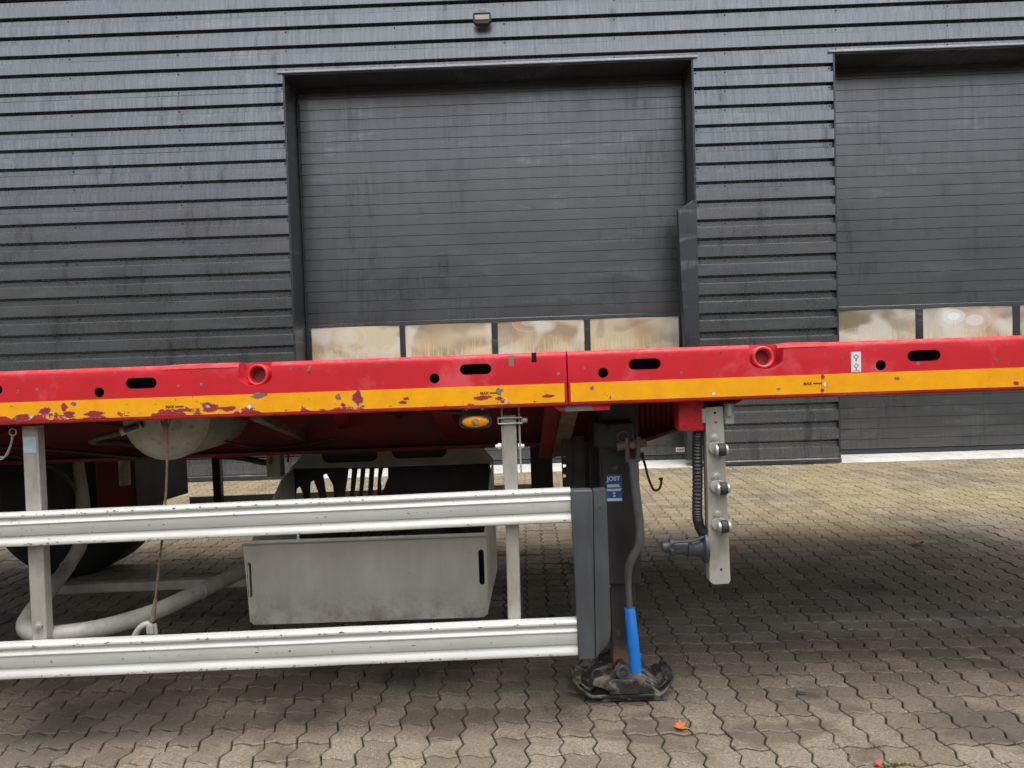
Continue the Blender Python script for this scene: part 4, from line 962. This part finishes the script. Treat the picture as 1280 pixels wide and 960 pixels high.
# far landing leg and the shaft between
xs_ = T(677.5, 590, 1.7)[0]; MB().box(xs_ - .062, xs_ + .060, 1.70, 1.75, T(677, 642, 1.7)[1], 1.2).build('hanging_strap', 'black', tr, bevel=.003)
xf = T(742, 590, 2.05)[0]
fl_ = MB().box(xf - .058, xf + .058, 2.05, 2.17, .38, 1.2).build('landing_leg', 'black', tr, bevel=.005, label='far landing leg')
MB().box(xf - .045, xf + .045, 2.065, 2.155, .08, .40).build('inner_leg', 'black', fl_, bevel=.004)
mb = MB(); mb.loft([[(xf + .03 + u, 1.99, .002), (xf + .03 + u, 2.24, .002), (xf + .03 + u, 2.2, h), (xf + .03 + u, 2.03, h)] for u, h in ((-.19, .035), (-.11, .03), (-.05, .1), (.05, .1), (.11, .03), (.19, .035))]); mb.build('foot', 'foot', fl_)
MB().tube([(xlc, LY + .146, 1.04), (xf, 2.05, 1.04)], .02, 12).build('cross_shaft', 'black', tr, smooth=True)
# ---- hanging bracket with rollers, hose and plug
BY = .05
pa = [T(x, y, BY) for x, y in ((882.3, 509.5), (903.4, 508), (912.9, 726), (911, 729.5), (891.5, 730.5), (887.6, 726.5))]
cut = MB()
for px, py in ((893.6, 516), (894.6, 528), (901.5, 712)): x, z = T(px, py, BY); cut.pxz(ell(x, z, .0046, .0046, 12), BY - .01, BY + .02, 1)
me = boolean_mesh(MB().pxz(pa, BY, BY + .005), cut, ['galv', 'black'], 'hose_bracket'); hb = bpy.data.objects.new('hose_bracket', me); COL.objects.link(hb); hb.parent = tr
hb['label'] = 'hanging steel bracket with three rubber rollers'
MB().loft([[(a[0] - .001, BY + .001, a[1]), (a[0] + .004, BY + .001, a[1]), (a[0] + .004, BY + .05, a[1]), (a[0] - .001, BY + .05, a[1])] for a in (pa[0], pa[5])]).build('bracket_flange', 'galv', hb)
MB().loft([[(a[0] - .004, BY + .001, a[1]), (a[0] + .001, BY + .001, a[1]), (a[0] + .001, BY + .05, a[1]), (a[0] - .004, BY + .05, a[1])] for a in (pa[1], pa[2])]).build('bracket_flange', 'galv', hb)
for px, py in ((899, 562), (901, 610.5), (902.5, 658)):
    x, z = T(px + 2.5, py, BY - .022); ax = Vector((1, 0, .04))
    MB().lathe([(0, .0155), (.003, .0155), (.004, .010), (.009, .009), (.010, .004)], (x - .016, BY, z + .037), (0, -1, 0), 16).build('bolt', 'zinc', hb, smooth=True)
    MB().pxz(slot(x - .013, z + .004, .05, .046, 8), BY - .008, BY - .0005).build('roller_mount', 'dirtplate', hb, bevel=.003)
    MB().lathe([(-.0135, .017), (-.010, .0205), (0, .022), (.010, .0205), (.0135, .017)], (x, BY - .024, z), ax, 20).build('roller', 'rubber', hb, smooth=True)
    for s_ in (-1, 1): MB().lathe([(.0130, .0185), (.019, .0175), (.023, .013), (.025, .006)], (x, BY - .024, z), ax * s_, 18).build('roller_cap', 'zinc', hb, smooth=True)
    MB().lathe([(-.004, .006), (.003, .006)], (x - .012, BY - .006, z - .026), (0, -1, 0), 10).build('rivet', 'zinc', hb)
pr = [T(x, y, .06) for x, y in ((848, 502), (880, 500), (881, 538.5), (853, 539.8), (848.5, 537))]
MB().pxz(pr, .058, .14).build('red_block', 'red', tr, bevel=.004)
for (a, b, c, d_) in ((876.5, 882.2, 510, 529), (904.5, 917.5, 503, 530)):
    q, w = T(a, c, .06), T(b, d_, .06); MB().box(q[0], w[0], .053 if a > 900 else .0495, .075, w[1], q[1]).build('clamp_block', 'galv', hb, bevel=.004)
x, z = T(911, 512, .05); MB().lathe([(-.02, .010), (.022, .010)], (x, .047, z), (0, 0, 1), 14).build('clamp_bolt', 'galv', hb, smooth=True)
ph = bez([T3(873, 528, .085), T3(871.5, 560, .085), T3(872, 600, .085), T3(871.5, 640, .085), T3(873.5, 655, .082), T3(879.5, 668, .07)], 36)
MB().tube(ph, [.0172 + .0016 * math.sin(i * 1.6) for i in range(len(ph))], 14).build('corrugated_hose', 'hose', hb, smooth=True)
mb = MB(); x, z = T(884, 684, .075); o_ = (x, .085, z)
mb.lathe([(0, .056), (.012, .055), (.016, .044), (.020, .036), (.030, .032), (.055, .031), (.058, .034), (.066, .034), (.067, .027), (.112, .0265), (.114, .030), (.126, .030), (.128, .018), (.148, .017), (.152, .012)], o_, (-1, 0, .02), 22)
mb.build('hose_plug', 'plug', hb, smooth=True)
mb = MB(); mb.tube(bez([T3(880, 671, .055), T3(866, 676, .05), T3(852, 677, .05), T3(840, 679, .05), T3(837, 685, .05), T3(841, 689, .052)], 5), .0052, 8); mb.build('plug_strap', 'plug', hb, smooth=True)
for i, pts in enumerate((((-40, 556, .55), (40, 560, .58), (110, 566, .6), (175, 572, .62)), ((-40, 566, .5), (30, 572, .52), (75, 590, .6), (95, 612, .8)), ((250, 540, .5), (300, 556, .6), (350, 560, .66), (420, 548, .62)))):
    MB().tube(bez([T3(*p) for p in pts], 8), .008 - .001 * i, 8).build('air_line', 'hose', tr, smooth=True)
for k in range(80):
    px = random.uniform(5, 1275); py = 464 - px * .0358 + random.choice((random.uniform(4, 12), random.uniform(6, 36))); w = random.uniform(1.5, 5)
    par = rA if px < 705 else rB
    if abs(px - 709) < 8 or abs(px - 1070) < 10: continue
    if any(abs(px - h) < m_ for h, m_ in ((0, 14), (124, 14), (176.5, 27), (318, 34), (543, 14), (594.5, 27), (667, 8), (639, 12), (754, 14), (806, 27), (958, 34), (1101, 14), (1155, 27))): continue
    x, z = T(px, py); n = 6
    if z > ZT - .020: continue
    MB().pxz([(x + w / 760 * math.cos(a) * random.uniform(.6, 1.2), z + w / 760 * random.uniform(.5, 1.4) * math.sin(a)) for a in [2 * math.pi * j / n for j in range(n)]], -.0005, .001).build('paint_scuff', random.choice(('chipred', 'barepatch', 'chipdark')), par)
# ---- wheels and mudguard
def wheel(y0, side):
    cx, cz = T(75, 635, 2.1)[0], .51
    R = .50
    w = MB(); w.lathe([(0, .29), (0, .33), (.012, .40), (.03, .465), (.055, .492), (.08, .5), (.31, .5), (.335, .492), (.36, .465), (.378, .40), (.39, .33), (.39, .29)], (cx, y0, cz), (0, 1, 0), 56)
    o = w.build('wheel', 'tyre', tr, smooth=True)
    w = MB(); w.lathe([(.02, .292), (.015, .27), (.05, .255), (.16, .25), (.17, .14), (.10, .13), (.09, .05)] if side > 0 else [(.37, .292), (.375, .27), (.33, .255), (.22, .25), (.21, .14), (.28, .13), (.29, .05)], (cx, y0, cz), (0, 1, 0), 40)
    w.build('rim', 'dirtplate', o, smooth=True); return cx, cz
cx, cz = wheel(2.1, 1); wheel(.06, -1)
MB().tube([(cx, .25, cz), (cx, 2.3, cz)], .07, 16).build('axle', 'black', tr, smooth=True)
xm_ = T(230, 600, 2.2)[0]
MB().pyz([(1.62, .53), (2.25, .50), (2.25, 1.1), (1.62, 1.1)], xm_ - .012, xm_).build('mudflap', 'rubber', tr)
for y in (1.78,): MB().pxz([T(x, yy, y) for x, yy in ((118, 560), (170, 560), (166, 640), (122, 640))], y, y + .08).build('spring_hanger', 'chassis', tr, bevel=.006)
MB().box(T(-10, 590, .9)[0], T(64, 590, .9)[0], .88, 1.1, .62, 1.0).build('air_bellows', 'tyre', tr, bevel=.05)

# ================================================================== SMALL THINGS ON THE PAVING
def leaf(px, py, s, rot, mat, label, lift=.012):
    p = G(px, py); o_pts = [(0, -1), (.3, -.55), (.85, -.6), (.62, -.12), (1.0, .28), (.5, .32), (.42, .85), (.08, .55), (0, 1.05), (-.12, .5), (-.5, .8), (-.48, .28), (-.95, .3), (-.6, -.1), (-.8, -.55), (-.28, -.5)]
    vs = [(0, 0, lift * .5)] + [(a * s, b * s * .8, lift * (.25 + 1.1 * abs(a) ** 1.5 + .4 * max(0, b))) for a, b in o_pts]
    n = len(o_pts); vs2 = [(a, b, c + .0012) for a, b, c in vs]
    fs = [(0, 1 + i, 1 + (i + 1) % n) for i in range(n)] + [(n + 1, n + 2 + (i + 1) % n, n + 2 + i) for i in range(n)] + [(1 + i, n + 2 + i, n + 2 + (i + 1) % n, 1 + (i + 1) % n) for i in range(n)]
    mb = MB(); mb.add(vs + vs2, fs); mb.tube([(0, -.95 * s * .8, lift * .3), (.1 * s, -1.5 * s * .8, .003)], .0012, 5)
    o = mb.build('fallen_leaf', mat, None); o.location = (p.x, p.y, .001); o.rotation_euler = (0, 0, rot)
    return tag(o, label, 'leaf')
leaf(850, 911, .033, 1.2, 'leaf', 'orange dry leaf lying in front of the landing leg foot')
leaf(1147, 682, .052, 2.0, 'leaf', 'curled orange leaf on the open paving between trailer and second door', .03)
leaf(916, 687, .035, .3, 'leafred', 'small red leaf just behind the hanging hose bracket', .02)
leaf(1097, 958, .016, .7, 'leafred', 'tiny red leaf beside green moss in a paving joint')
def pebble(px, py, r, label):
    p = G(px, py); mb = MB(); rings = []
    for k in range(1, 6):
        a = math.pi * k / 6; rings.append([(r * 1.5 * math.sin(a) * math.cos(q) * random.uniform(.85, 1.1), r * .9 * math.sin(a) * math.sin(q) * random.uniform(.85, 1.1), r * .45 * (1 - math.cos(a)) * .9) for q in [2 * math.pi * i / 10 for i in range(10)]])
    mb.loft(rings); o = mb.build('pebble', 'stone', None, smooth=True); o.location = (p.x, p.y, .0); return tag(o, label, 'stone')
pebble(1002, 868, .011, 'small dark grey pebble on the paving right of the landing leg')
pebble(690, 770, .012, 'small grey stone on the paving behind the lower guard rail')
mb = MB()
for i in range(120):
    p = G(1118 + random.gauss(0, 9), 957 + random.gauss(0, 1.2)); r = random.uniform(.002, .006); q = random.random() * 6
    mb.add([(p.x + r * math.cos(q), p.y + r * math.sin(q), -.006), (p.x - r * math.cos(q), p.y - r * math.sin(q), -.006), (p.x + random.gauss(0, .003), p.y + random.gauss(0, .003), random.uniform(.001, .010))], [(0, 1, 2)])
o = mb.build('moss_tuft', 'moss', None); o['kind'] = 'stuff'; o['label'] = 'green moss growing in a paving joint'; o['category'] = 'moss'

mb = MB()
for i in range(420):
    p = G(random.uniform(-20, 1300), 690 + 275 * random.random() ** .6); r = random.uniform(.0009, .0030)
    vs_ = [(p.x + r * random.uniform(.7, 1.3) * math.cos(a), p.y + r * random.uniform(.7, 1.3) * math.sin(a), .0015) for a in (0, 1.6, 3.1, 4.7)]
    mb.add(vs_ + [(p.x, p.y, .0015 + r * 1.1)], [(0, 1, 4), (1, 2, 4), (2, 3, 4), (3, 0, 4)])
o = mb.build('grit', 'grit', None); o['kind'] = 'stuff'; o['label'] = 'loose grit scattered over the paving'; o['category'] = 'grit'
